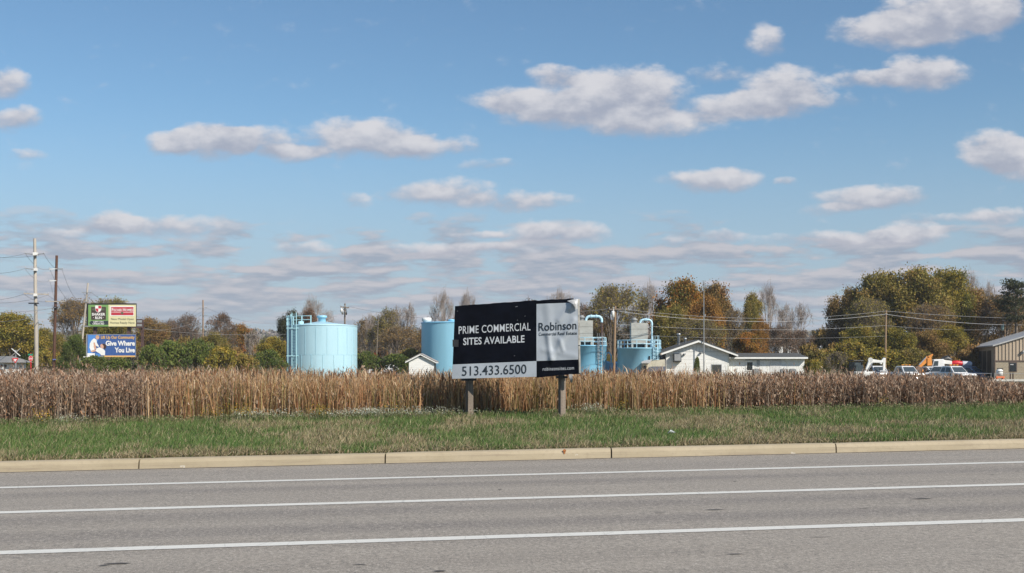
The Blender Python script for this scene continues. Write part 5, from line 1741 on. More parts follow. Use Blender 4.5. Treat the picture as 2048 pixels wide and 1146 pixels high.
# apron kerb, rail fence, bottle on stand, two short posts
D = 133
def seg_x(px, py, D): return P(px, py, D)
mb = MB()
a, b2 = P(1978, 759.5, D), P(2160, 759.5, D)
zt5 = a.z
mb.box(((a.x + b2.x) / 2, D, zt5 - .06), (b2.x - a.x, .8, .22))
ap = mb.build('concrete_edging', mat('apron_concrete', (.50, .49, .45), .85, .1), None); tag(ap, 'pale concrete edging in front of the tan building', 'kerb')
mb = MB(); mb.box(((a.x + b2.x) / 2, D - .02, zt5 - .3), (b2.x - a.x, .6, .28)); mb.build('edging_base', M_dark, None); bpy.context.scene.objects['edging_base']['kind'] = 'structure'
fe = thing('rail_fence', (P(1985, 0, D + 1).x, D + 1, H(P(1985, 0, D).x, D)), 'thin pipe rail fence before the tan building', 'fence')
for (pa, pb, py) in ((1950, 1983, 747), (1989, 2160, 747.5)):
    mb = MB(); mb.tube([P(pa, py, D + 1), P(pb, py, D + 1)], .022, 6); mb.build('rail', M_grey, fe)
for px in (1952, 1982, 1989, 2100):
    g_0 = H(P(px, 0, D + 1).x, D + 1)
    mb = MB(); mb.tube([(P(px, 0, D + 1).x, D + 1, g_0 - .6), P(px, 746, D + 1)], .032, 6); mb.build('rail_post', M_grey, fe)
c = P(1999, 756, D + 3)
bt = thing('propane_tank', (c.x, c.y, c.z - .1), 'small white tank on an orange stand before the tan block wall', 'tank')
mb = MB(); mb.lathe((c.x, c.y, c.z + .25), [(.0, 0), (.36, .05), (.36, .62), (.2, .74), (0, .78)], 18); mb.build('vessel', M_white, bt)
mb = MB(); mb.box((c.x, c.y, c.z + .10), (.95, .6, .16)); mb.box((c.x - .35, c.y, c.z - .06), (.1, .5, .2)); mb.box((c.x + .35, c.y, c.z - .06), (.1, .5, .2)); mb.build('stand', mat('safety_orange', (.75, .16, .05), .5, .05), bt)
mb = MB(); mb.box((c.x + .05, c.y, c.z + 1.06), (.62, .2, .10)); mb.box((c.x, c.y, c.z + .75), (.5, .75, .05)); mb.build('valve_guard', M_black, bt)
for (px, wd_, lb) in ((2020.5, 1.9, 'left one of two short rusty posts under the tan building window'), (2026, 2.1, 'right one of two short rusty posts under the tan building window')):
    c = P(px, 746, D + 4)
    po = thing('bollard', (c.x, c.y, c.z - .9), lb, 'post')
    mb = MB(); mb.lathe((c.x, c.y, c.z - .9), [(.07, -.2), (.07, .82), (.09, .84), (.09, .9), (0, .94)], 10); mb.build('pipe', M_brownsteel, po)

# small house roof at far left
D = 128
x0, zt = xz(-60, 712, D); x1, ze_ = xz(14, 725, D); g0 = H(x1, D)
hs = thing('white_house', (x0, D + 3, g0), 'low white house with a grey roof at the left edge', 'house')
mb = MB(); mb.box(((x0 + x1) / 2 - .3, D + 3, (g0 + ze_) / 2), (x1 - x0 - .2, 6, ze_ - g0)); mb.build('wall', M_whitewall, hs)
mb = MB(); xr2 = xz(3, 712, D)[0]
v = [(x0, D - .4, ze_), (x1 + .3, D - .4, ze_), (xr2, D + 3, zt), (x0, D + 3, zt), (x1 + .3, D + 6.4, ze_), (x0, D + 6.4, ze_)]
mb.add(v, [(0, 1, 2, 3), (1, 4, 2), (3, 2, 4, 5), (0, 5, 4, 1)]); mb.build('roof', mat('grey_shingle', (.20, .20, .20), .85, .15, 6), hs)
for px in (3, 11):
    panel('window', px - 2.2, px + 2.2, 729, 735, M_dark, hs, D - .0, .04)
panel('door', -12, -7, 728, 742, M_dark, hs, D, .04)

# distant warehouses seen through the trees at right centre
for (a, b3, yt, yb, D, c_, lb) in ((1558, 1624, 691, 700, 560, M_white, 'long white warehouse far behind the bare trees'),
                                   (1620, 1664, 690.5, 700, 520, M_white, 'white warehouse with red-brown roof edge far behind the low wing'),
                                   (1664, 1725, 691, 699, 500, mat('cream_metal', (.62, .58, .48), .6, .05), 'cream warehouse far behind, left of the great tree clump'),
                                   (1628, 1648, 680, 687, 640, M_white, 'small white building highest up behind the bare trees'),
                                   (1455, 1500, 683, 696, 430, M_white, 'white shed glimpsed between orange trees far behind'),
                                   (1690, 1722, 684, 689, 650, M_white, 'pale distant building just left of the great tree clump')):
    x0, z1 = xz(a, yt, D); x1, z0 = xz(b3, yb, D); g0 = H((x0 + x1) / 2, D)
    wh = thing('warehouse', ((x0 + x1) / 2, D + 10, g0), lb, 'building')
    wall_box('wall', x0, x1, D, D + 18, g0 - 1, z1, c_, wh)
    mb = MB(); v = [(x0 - .4, D - .4, z1), (x1 + .4, D - .4, z1), (x1 + .4, D + 9, z1 + 1.3), (x0 - .4, D + 9, z1 + 1.3), (x1 + .4, D + 18.4, z1), (x0 - .4, D + 18.4, z1)]
    mb.add(v, [(0, 1, 2, 3), (3, 2, 4, 5), (0, 3, 5), (1, 4, 2), (0, 5, 4, 1)]); mb.build('roof', mat('rusty_roof', (.17, .09, .075), .7, .15, 2) if 'rusty_roof' not in bpy.data.materials else bpy.data.materials['rusty_roof'], wh)
    k = int((x1 - x0) / 4)
    for i in range(1, k, 2):
        mb = MB(); xx = x0 + (x1 - x0) * i / k; mb.box((xx, D - .03, z1 - 1.2), (1.2, .06, .9)); mb.build('window', M_dark, wh)
D = 520
x, zt = xz(1654, 671, D); g0 = H(x, D)
sl = thing('silo', (x, D, g0), 'stubby brown silo on the skyline above the distant warehouses', 'silo')
mb = MB(); mb.lathe((x, D, 0), [(1.15, g0 - 1), (1.15, zt - .6), (.8, zt - .1), (0, zt)], 20); mb.build('shell', mat('brown_brick', (.20, .14, .13), .85, .2, 2), sl)
# white van and small things by the red bush

# ------------------------------------------------------------------ poles and wires
def catenary(a, b, sag, n=14):
    a, b = Vector(a), Vector(b)
    return [a.lerp(b, t) + Vector((0, 0, -sag * 4 * t * (1 - t))) for t in np.linspace(0, 1, n + 1)]


def wire(a, b, sag, label, r=.022, m_=None):
    mb = MB(); mb.tube(catenary(a, b, sag), r, 4, caps=False)
    return tag(mb.build('power_line', m_ or M_wire), label, 'cable')


def pole(px0, py0, px1, py1, D, r0, r1, mtl, label, arms=(), trans=(), tilt=0):
    """foot (px0,py0 extends to the ground), top (px1,py1)"""
    top = P(px1, py1, D)
    s = (px0 - px1) / (py0 - py1)
    gx_ = P(px0, 0, D).x; g0 = H(gx_, D)
    pyg = HY + (CH - g0) * F / D
    foot = P(px1 + s * (pyg - py1), pyg, D); foot.z -= .3
    o = thing('utility_pole', (foot.x, D, g0), label, 'pole')
    mb = MB(); mb.tube([foot, foot.lerp(top, .5), top], [r0, (r0 + r1) / 2, r1], 10); mb.build('shaft', mtl, o)
    out = {}
    for i, (py, xl, xr, hgt, m_, th, ins) in enumerate(arms):
        cxp = px1 + s * (py - py1)
        mb = MB(); A = P(cxp + xl, py - hgt, D - r0 - .08); B = P(cxp + xr, py + hgt, D - r0 - .08)
        mb.bar(A, B, th); mb.build('cross_arm', m_, o)
        for t in ins:
            q = A.lerp(B, t); mi = MB(); mi.lathe((q.x, q.y, q.z + th / 2), [(.035, 0), (.06, .05), (.03, .09), (.055, .13), (.02, .19), (0, .20)], 8); mi.build('insulator', M_steel, o)
        out[i] = (A, B)
    for (dx_, py, w_, h_, m_) in trans:
        cxp = px1 + s * (py - py1) + dx_; c = P(cxp, py, D - r0 - .25)
        mb = MB(); mb.lathe((c.x, c.y, c.z), [(0, -h_ / 2), (w_, -h_ / 2 + .03), (w_, h_ / 2 - .1), (w_ * .8, h_ / 2), (0, h_ / 2 + .02)], 14)
        mb.tube([(c.x + w_ * .4, c.y, c.z + h_ / 2), (c.x + w_ * .4, c.y, c.z + h_ / 2 + .25)], .04, 6); mb.build('transformer', m_, o)
    return o, out


W_ = M_wire
pA, aA = pole(73, 735, 69.5, 477, 140, .23, .17, M_woodpole_pale, 'tallest pale grey power pole near the left edge',
              arms=((508, -19, -1, 0.8, M_grey, .10, (0.0,)), (508, 1, 18, -.4, M_grey, .10, (1.0,)), (538, -19, -1, .8, M_grey, .10, (0.0,)), (588, -23, 26, .8, M_woodpole_pale, .14, (0, .15, .85, 1)), (606.5, -14, 6, 0, M_black, .14, ())))
mb = MB(); mb.box(P(71, 508, 139.6), (.45, .5, .35)); mb.box(P(71, 539, 139.6), (.3, .5, .3)); mb.box(P(71.5, 590, 139.6), (.35, .5, .3)); mb.build('bracket', M_white, pA)
pB, aB = pole(107.5, 735, 113.5, 511, 150, .20, .16, M_woodpole_brown, 'dark brown power pole second from the left edge',
              arms=((538, -14, 0, -.5, M_white, .10, (0.0,)), (538, 1, 12, .3, M_grey, .13, (1.0,)), (561.5, -14, 0, -.4, M_white, .10, (0.0,)), (603, -20, 20, 0, M_woodpole_pale, .13, (0, .25, .75, 1)), (615, -4, 4, 0, M_black, .2, ())))
mb = MB(); mb.box(P(108.5, 719, 149.7), (.42, .12, .12)); mb.build('pole_tag', mat('blue_tag', (.15, .2, .5), .5, .05), pB)
pC, aC = pole(158.5, 735, 176, 566, 158, .15, .11, M_woodpole_tan if False else M_woodpole_pale, 'leaning pale pole beside the billboards',
              arms=((585, -10, 9, .3, M_grey, .08, (0, 1)), (603, 0, 5, -.5, M_grey, .08, ())))
pD, aD = pole(406, 690, 406, 600, 205, .15, .11, M_woodpole_tan, 'slim lone power pole over the green bushes',
              arms=((616, -8, 8, -.6, M_grey, .08, (0, 1)), (631, 0, 8, .5, M_grey, .08, (1,))))
pE, aE = pole(689.5, 660, 690, 607, 170, .14, .11, M_bark, 'dark pole with crossarm and transformers behind the large tank',
              arms=((614.5, -9, 8, .8, M_bark, .16, (0, .5, 1)),), trans=((-7, 621, .16, .5, M_white), (-4.5, 625, .15, .6, M_steel), (3, 627, .1, .4, M_black)))
mb = MB(); mb.bar(P(685, 615, 169.7), P(690, 624, 169.7), .07); mb.bar(P(695, 615, 169.7), P(690, 624, 169.7), .07); mb.build('brace', M_bark, pE)
pF, aF = pole(1228, 735, 1230.5, 612, 135, .155, .12, M_woodpole_tan, 'brown pole with a white transformer left of the right concrete tower',
              arms=((618.5, -12, 14, -.2, M_bark, .14, (0, .35, 1)),), trans=((-4.2, 628.5, .17, .72, M_white),))
pG, aG = pole(1770.5, 740, 1771.8, 621, 150, .14, .11, M_woodpole_tan, 'reddish brown pole in front of the great tree clump',
              arms=((628, -2, 3, 0, M_grey, .08, ()),))
pH, aH = pole(2009.5, 700, 2009, 636, 175, .14, .11, M_woodpole_tan, 'pole with pale transformer behind the tan roof',
              arms=((641, -5, 6, 0, M_grey, .08, (0, 1)),), trans=((-4, 655, .2, .9, mat('pale_teal', (.45, .62, .60), .5, .05)),))
sp2 = MB(); sp2.tube([P(75.5, 740, 141), P(75.5, 640, 141)], .10, 8)
tag(sp2.build('conduit_pole', M_steel), 'thin grey pole close against the right side of the tallest pale pole', 'pole')
tp = MB(); tp.tube([P(752, 740, 170), P(757, 628, 170)], [.09, .05], 6); tag(tp.build('dead_trunk', M_bark), 'slim dark leaning dead trunk between the two big tanks', 'tree')
# lattice pylon far off
D = 620
c = P(664.5, 622, D); g0 = H(c.x, D)
py_ = thing('pylon', (c.x, D, g0), 'faint lattice pylon far off between large tank and dark pole', 'pylon')
mb = MB(); w0 = 2.2; hgt = c.z - g0
for s in (-1, 1):
    mb.bar((c.x + s * w0, D, g0), (c.x + s * .3, D, c.z), .16)
for k in range(6):
    z0_, z1_ = g0 + hgt * k / 6, g0 + hgt * (k + 1) / 6; wa, wb = w0 - (w0 - .3) * k / 6, w0 - (w0 - .3) * (k + 1) / 6
    mb.bar((c.x - wa, D, z0_), (c.x + wb, D, z1_), .10); mb.bar((c.x + wa, D, z0_), (c.x - wb, D, z1_), .10)
mb.build('lattice', M_grey, py_)
for z in (.8, .9, 1.0):
    mb = MB(); mb.bar((c.x - 2.2, D, g0 + hgt * z), (c.x + 2.2, D, g0 + hgt * z), .14); mb.build('cross_arm', M_grey, py_)

# wires at the left
wl = [
    (P(51, 506.5, 139.8), P(-60, 512, 90), .3, 'upper wire running left from the top bracket of the tallest pale pole'),
    (P(88, 506.5, 139.8), P(-60, 508, 92), .4, 'wire running left behind the top of the tallest pale pole'),
    (P(51, 536.5, 139.8), P(-60, 545, 90), .3, 'wire running left from the second bracket of the tallest pale pole'),
    (P(88, 507.5, 139.8), P(112, 537, 149.8), .25, 'wire from the top right bracket down to the brown pole'),
    (P(51, 507.5, 139.8), P(99.5, 538, 149.8), .7, 'wire crossing behind the tallest pale pole to the brown pole'),
    (P(51, 538.5, 139.8), P(99.5, 561, 149.8), .7, 'lower wire crossing behind the tallest pale pole to the brown pole'),
    (P(124, 538, 149.8), P(166, 602, 158), 1.2, 'wire sagging from the brown pole bracket to the leaning pole'),
    (P(99.5, 538, 149.8), P(160, 612, 158), 1.2, 'wire sagging left of the brown pole toward the leaning pole'),
    (P(99.5, 561, 149.8), P(135, 640, 158), 1.2, 'lowest sagging wire left of the brown pole'),
    (P(48, 588, 139.8), P(-60, 602, 90), .25, 'wire running left from the pale crossarm'),
    (P(96, 590, 139.8), P(-60, 604, 92), .4, 'second wire running left from the pale crossarm'),
    (P(96, 590, 139.8), P(132, 603, 149.8), .3, 'wire between the two long crossarms'),
    (P(48, 588, 139.8), P(92, 603, 149.8), .3, 'wire between the left ends of the two long crossarms'),
    (P(-60, 623, 92), P(112, 615, 149.8), .25, 'thick pale cable coming from the left to the brown pole'),
    (P(-60, 642, 92), P(70, 634, 139.8), .25, 'low cable coming from the left to the tallest pale pole'),
    (P(112, 615, 149.8), P(166, 612, 158), .2, 'cable between the brown pole and the leaning pole'),
    (P(132, 603, 149.8), P(182, 585, 158), .6, 'wire from the long crossarm of the brown pole to the leaning pole'),
    (P(184, 586, 158), P(414, 616, 205), 3.4, 'upper long wire passing over the billboards to the slim pole'),
    (P(166, 586, 158), P(398, 617, 205), 3.9, 'second long wire passing over the billboards to the slim pole'),
    (P(172, 604, 158), P(414, 631, 205), 3.0, 'lower wire passing behind the upper billboard to the slim pole'),
    (P(414, 616, 205), P(580, 641, 250), 1.4, 'wire from the slim pole to behind the large tank'),
    (P(414, 631, 205), P(580, 652, 250), .8, 'lower wire from the slim pole to behind the large tank'),
    (P(280, 657, 150), P(580, 668, 172), .4, 'thin low wire crossing before the brown wood'),
    (P(697, 613, 170), P(1216, 618, 135), 1.6, 'wire running from the dark transformer pole toward the towers'),
]
for a, b_, sg, lb in wl:
    wire(a, b_, sg, lb, r=.018 if 'thick' not in lb else .035, m_=M_wire if ('pale cable' in lb or 'low' in lb) else M_wire_dark)
# wires at the right
wr_ = [
    (P(1243, 617.5, 134.9), P(1771, 622, 149.8), 1.0, 'topmost wire between the tower pole and the reddish pole', .019),
    (P(1231, 622, 134.9), P(1771, 628.5, 149.8), 1.05, 'thick pale cable under the topmost wire, left of the reddish pole', .034),
    (P(1231, 648, 134.9), P(1771, 651, 149.8), .6, 'lower pale wire between tower pole and reddish pole', .020),
    (P(1231, 668, 134.9), P(1771, 672, 149.8), .4, 'lowest thin wire between tower pole and reddish pole', .013),
    (P(1771, 622, 149.8), P(2180, 636, 190), .4, 'topmost wire right of the reddish pole', .020),
    (P(1771, 628.5, 149.8), P(2180, 643, 190), .9, 'thick pale cable right of the reddish pole', .034),
    (P(1771, 651, 149.8), P(2009, 658, 175), .3, 'lower wire from the reddish pole to the pole behind the tan roof', .017),
    (P(1216, 617.5, 134.9), P(1000, 612, 134), .5, 'wire passing behind the torn corner of the sign', .016),
]
for a, b_, sg, lb, r in wr_:
    wire(a, b_, sg, lb, r=r, m_=M_wire)


# ------------------------------------------------------------------ billboards
def plate(nm, px0, py0, px1, py1, m_, par, D, off, th=.01):
    a, b_ = P(px0, py0, D), P(px1, py1, D)
    mb = MB(); mb.box(((a.x + b_.x) / 2, D - off - th / 2, (a.z + b_.z) / 2), (b_.x - a.x, th, a.z - b_.z)); return mb.build(nm, m_, par)


def poly_plate(nm, pts, m_, par, D, off):
    mb = MB(); mb.add([P(x, y, D) + Vector((0, -off, 0)) for x, y in pts], [tuple(range(len(pts)))]); return mb.build(nm, m_, par)


DB = 134.0
g0 = H(P(224, 0, DB).x, DB)
bb = thing('billboard', (P(224, 0, DB).x, DB + .5, g0), 'double billboard stacked on steel posts, green and cream above, blue below', 'billboard')
for px in (190, 258):
    mb = MB(); a = P(px, 640, DB + .5); mb.bar((a.x, DB + .55, g0 - .2), (a.x, DB + .55, a.z), .34, .3); mb.build('post', M_brownsteel, bb)
MC = {k: mat('print_' + k, c, .6, .03) for k, c in dict(green=(.17, .32, .10), brown=(.055, .035, .03), cream=(.68, .63, .37), red=(.48, .03, .05), white=(.78, .78, .76), dark=(.03, .04, .05), blue=(.04, .10, .30), blue2=(.08, .24, .60), orange=(.70, .42, .14), skin=(.62, .36, .26), hair=(.05, .025, .02), sandy=(.55, .34, .14), sage=(.10, .12, .07)).items()}
fr = plate('frame', 175.5, 607, 273.5, 654.5, M_black, bb, DB + .38, 0, .36)
plate('left_panel', 176.5, 609.5, 217, 653, MC['green'], bb, DB, .0)
plate('right_panel', 217, 609.5, 272, 653, MC['cream'], bb, DB, .0)
plate('dark_square', 182.5, 614, 212, 639.5, MC['brown'], bb, DB, .012)
mapB = lambda x, y, off: P(x, y, DB) + Vector((0, -.02 - off, 0))
# crest: quartered shield
shield = [(190.5, 611), (203, 611), (203, 618), (201.5, 622), (196.8, 625.5), (192, 622), (190.5, 618)]
poly_plate('crest', shield, MC['white'], bb, DB, .026)
poly_plate('crest_quarter', [(196.8, 611.5), (202.6, 611.5), (202.6, 617), (196.8, 617)], MC['red'], bb, DB, .030)
poly_plate('crest_quarter', [(191, 617), (196.8, 617), (196.8, 624.8), (192.6, 621.6), (191, 618)], MC['red'], bb, DB, .030)
for s in (-1, 1):
    poly_plate('leaf_spray', [(196.8 + s * 7, 616), (196.8 + s * 13, 617.5), (196.8 + s * 12, 620), (196.8 + s * 7, 621.5)], MC['sage'], bb, DB, .026)
text_on('lettering', 'SHAKER', mapB, 184, 631, 210.5, 631, 5.2, MC['white'], bb, bold=.03)
text_on('lettering', 'RUN', mapB, 190.5, 638, 204, 638, 5.2, MC['white'], bb, bold=.03)
for px in (187, 207): poly_plate('dot', [(px - .7, 635.3), (px, 634.6), (px + .7, 635.3), (px, 636)], MC['white'], bb, DB, .026)
poly_plate('arrow', [(178.5, 645.5), (183, 641), (183, 641.7), (217, 641.7), (217, 649.3), (183, 649.3), (183, 650)], MC['dark'], bb, DB, .026)
text_on('lettering', 'LEFT ON', mapB, 187, 645, 207, 645, 2.7, MC['white'], bb, bold=.03, off=.012)
text_on('lettering', 'UNION RD', mapB, 185.5, 649, 208.5, 649, 2.9, MC['white'], bb, bold=.03, off=.012)
plate('pale_band', 220.5, 612, 268, 632, MC['white'], bb, DB, .012)
plate('red_band', 222.5, 614, 267, 630.3, MC['red'], bb, DB, .024)
plate('rule', 222.5, 624.6, 267, 625.2, MC['white'], bb, DB, .036, .004)
text_on('lettering', 'F', mapB, 223.8, 622.8, 227, 622.8, 7.2, MC['white'], bb, bold=.015, off=.025)
text_on('lettering', 'ISCHER', mapB, 227.6, 622.8, 244, 622.8, 5.4, MC['white'], bb, bold=.015, off=.025)
text_on('lettering', 'H', mapB, 246, 622.8, 250.6, 622.8, 7.2, MC['white'], bb, bold=.015, off=.025)
text_on('lettering', 'OMES', mapB, 251.2, 622.8, 266, 622.8, 5.4, MC['white'], bb, bold=.015, off=.025)
poly_plate('emblem', [(244.5 + 2.6 * math.cos(t), 626.2 + 2.6 * math.sin(t)) for t in np.linspace(0, 6.283, 10, endpoint=False)], MC['sage'], bb, DB, .045)
text_on('lettering', 'New Model Open', mapB, 222.5, 640, 267.5, 640, 4.4, MC['dark'], bb, bold=-.002)
text_on('lettering', 'Homes Ready Now', mapB, 220.5, 647.5, 269.5, 647.5, 4.6, MC['dark'], bb, bold=-.002)
wall_box('catwalk', P(173, 0, DB).x, P(181, 0, DB).x, DB - 1.0, DB - .1, P(0, 654, DB).z, P(0, 652, DB).z, M_steel, bb)
plate('frame', 174, 668.5, 272, 714.5, M_grey, bb, DB + .30, 0, .29)
plate('lower_face', 175, 669.5, 271, 711, MC['blue'], bb, DB, .0)
poly_plate('sky_patch', [(176, 670), (200, 670), (192, 690), (184, 708), (176, 706)], MC['blue2'], bb, DB, .014)
plate('orange_foot', 208, 711, 270, 714, MC['orange'], bb, DB, .0)
plate('logo_block', 175, 706.5, 190, 714, MC['white'], bb, DB, .020)
plate('logo_block', 190.5, 707, 200.5, 713.8, MC['blue2'], bb, DB, .020)
circ = lambda cx, cy, rx, ry, n=14: [(cx + rx * math.cos(t), cy + ry * math.sin(t)) for t in np.linspace(0, 6.283, n, endpoint=False)]
poly_plate('printed_child', [(183, 681), (188, 676.5), (193, 679), (194, 686), (198, 692), (197, 694), (191, 691), (190, 696), (188, 703), (182, 702), (179, 695), (180, 687)], MC['white'], bb, DB, .024)
poly_plate('printed_arm', [(187, 685), (190, 685), (193, 697), (190, 700), (188, 695)], MC['skin'], bb, DB, .030)
poly_plate('printed_leg', [(181, 702), (190, 699), (192, 702), (184, 704.5)], MC['skin'], bb, DB, .030)
poly_plate('printed_head', circ(195, 674.8, 3.8, 4.0), MC['skin'], bb, DB, .030)
poly_plate('printed_hair', [(191.3, 674), (192.5, 671), (195.5, 670.2), (198.5, 671.8), (199, 674), (196, 673)], MC['sandy'], bb, DB, .034)
poly_plate('printed_shirt', [(191, 702), (193, 697), (199, 694.5), (206, 697), (210.5, 702), (210, 710.5), (203, 710.5), (198, 706)], MC['white'], bb, DB, .024)
poly_plate('printed_head', [(200.5, 690), (204, 687.5), (208, 689), (208.5, 694), (205, 697.5), (201.5, 695)], MC['skin'], bb, DB, .030)
poly_plate('printed_hair', [(204.5, 688), (208, 687), (212, 689.5), (213, 694), (210.5, 698.5), (207.5, 697), (207.5, 692)], MC['hair'], bb, DB, .034)
text_on('lettering', 'Lift Up Our Community', mapB, 202, 677.3, 269.5, 677.3, 6.0, MC['orange'], bb, bold=.03, off=.012)
text_on('lettering', 'Give Where', mapB, 211.5, 691, 270, 691, 9.6, MC['white'], bb, bold=.04, off=.012)
text_on('lettering', 'You Live', mapB, 229.5, 704.5, 270, 704.5, 9.6, MC['white'], bb, bold=.04, off=.012)
wall_box('catwalk', P(173, 0, DB).x, P(184, 0, DB).x, DB - 1.0, DB - .1, P(0, 714.5, DB).z, P(0, 713, DB).z, M_white, bb)
# dark backed sign behind
D = 150; g0 = H(P(284, 0, D).x, D)
bs = thing('roadside_sign', (P(284, 0, D).x, D, g0), 'dark brown framed sign seen edge-on just right of the upper billboard', 'sign')
plate('panel', 262, 638, 285.5, 656, M_brownsteel, bs, D, 0, .3)
for (a, b_, c_, d_) in ((274, 640, 284, 645), (274, 648, 284, 652.5)): plate('pale_row', a, b_, c_, d_, M_grey, bs, D - .3, .0, .01)
mb = MB(); mb.bar(P(284.5, 640, D + .3), (P(284.5, 0, D).x, D + .3, g0), .3); mb.build('post', M_brownsteel, bs)

# railway crossbuck, yield sign, stop sign with street name
D = 126; g0 = H(P(32, 0, D).x, D)
cb = thing('crossbuck', (P(32, 0, D).x, D, g0), 'white X crossbuck above a red and white yield sign, left edge', 'sign')
mb = MB(); mb.bar((P(31.5, 0, D).x, D + .08, g0 - .1), P(31.5, 700, D + .08), .10); mb.build('post', M_steel, cb)
for s, m2 in ((1, 0), (-1, .03)):
    mb = MB(); mb.bar(P(32 - 8.6, 704.5 - 7.4 * s, D - m2), P(32 + 8.6, 704.5 + 7.4 * s, D - m2), .22, .02)
    mb.build('blade', M_white, cb)
tri = [(24, 716), (37.5, 716), (30.8, 726.5)]
poly_plate('yield_plate', tri, M_red, cb, D, .03)
tri2 = [(27.2, 718), (34.2, 718), (30.7, 723.5)]
poly_plate('yield_centre', tri2, M_white, cb, D, .036)
mb = MB(); mb.add([P(x, y, D) + Vector((0, .0, 0)) for x, y in reversed(tri)], [(0, 1, 2)]); mb.build('yield_back', M_steel, cb)
D = 132; g0 = H(P(61.5, 0, D).x, D)
st_ = thing('stop_sign', (P(61.5, 0, D).x, D, g0), 'red octagonal stop sign with green street name plate, left edge', 'sign')
mb = MB(); mb.bar((P(61.3, 0, D).x, D + .06, g0 - .1), P(61.8, 706, D + .06), .09); mb.build('post', M_red, st_)
oc = lambda r, cx=61.6, cy=717: [(cx + r * math.cos(rad(22.5 + 45 * k)), cy + r * math.sin(rad(22.5 + 45 * k)) * 1.28) for k in range(8)]
poly_plate('rim', oc(4.7), M_white, st_, D, .01)
poly_plate('plate', oc(4.2), M_red, st_, D, .016)
mapS = lambda x, y, off: P(x, y, D) + Vector((0, -.018 - off, 0))
text_on('lettering', 'STOP', mapS, 58.3, 719, 65, 719, 3.6, M_white, st_, bold=.03)
plate('street_name', 56.5, 707.5, 66, 710.5, M_green_sign, st_, D, .02, .02)

# ------------------------------------------------------------------ vehicles
def wheel(par, x, y, r=.38, wd_=.26):
    mb = MB(); s = 1 if y > 0 else -1
    mb.tube([(x, y - wd_ / 2, r), (x, y + wd_ / 2, r)], r, 20); o = mb.build('wheel', M_tyre, par)
    mb = MB(); mb.tube([(x, y + s * (wd_ / 2 - .01), r), (x, y + s * (wd_ / 2 + .015), r)], r * .6, 16); ri = mb.build('rim', M_steel, o)
    return o


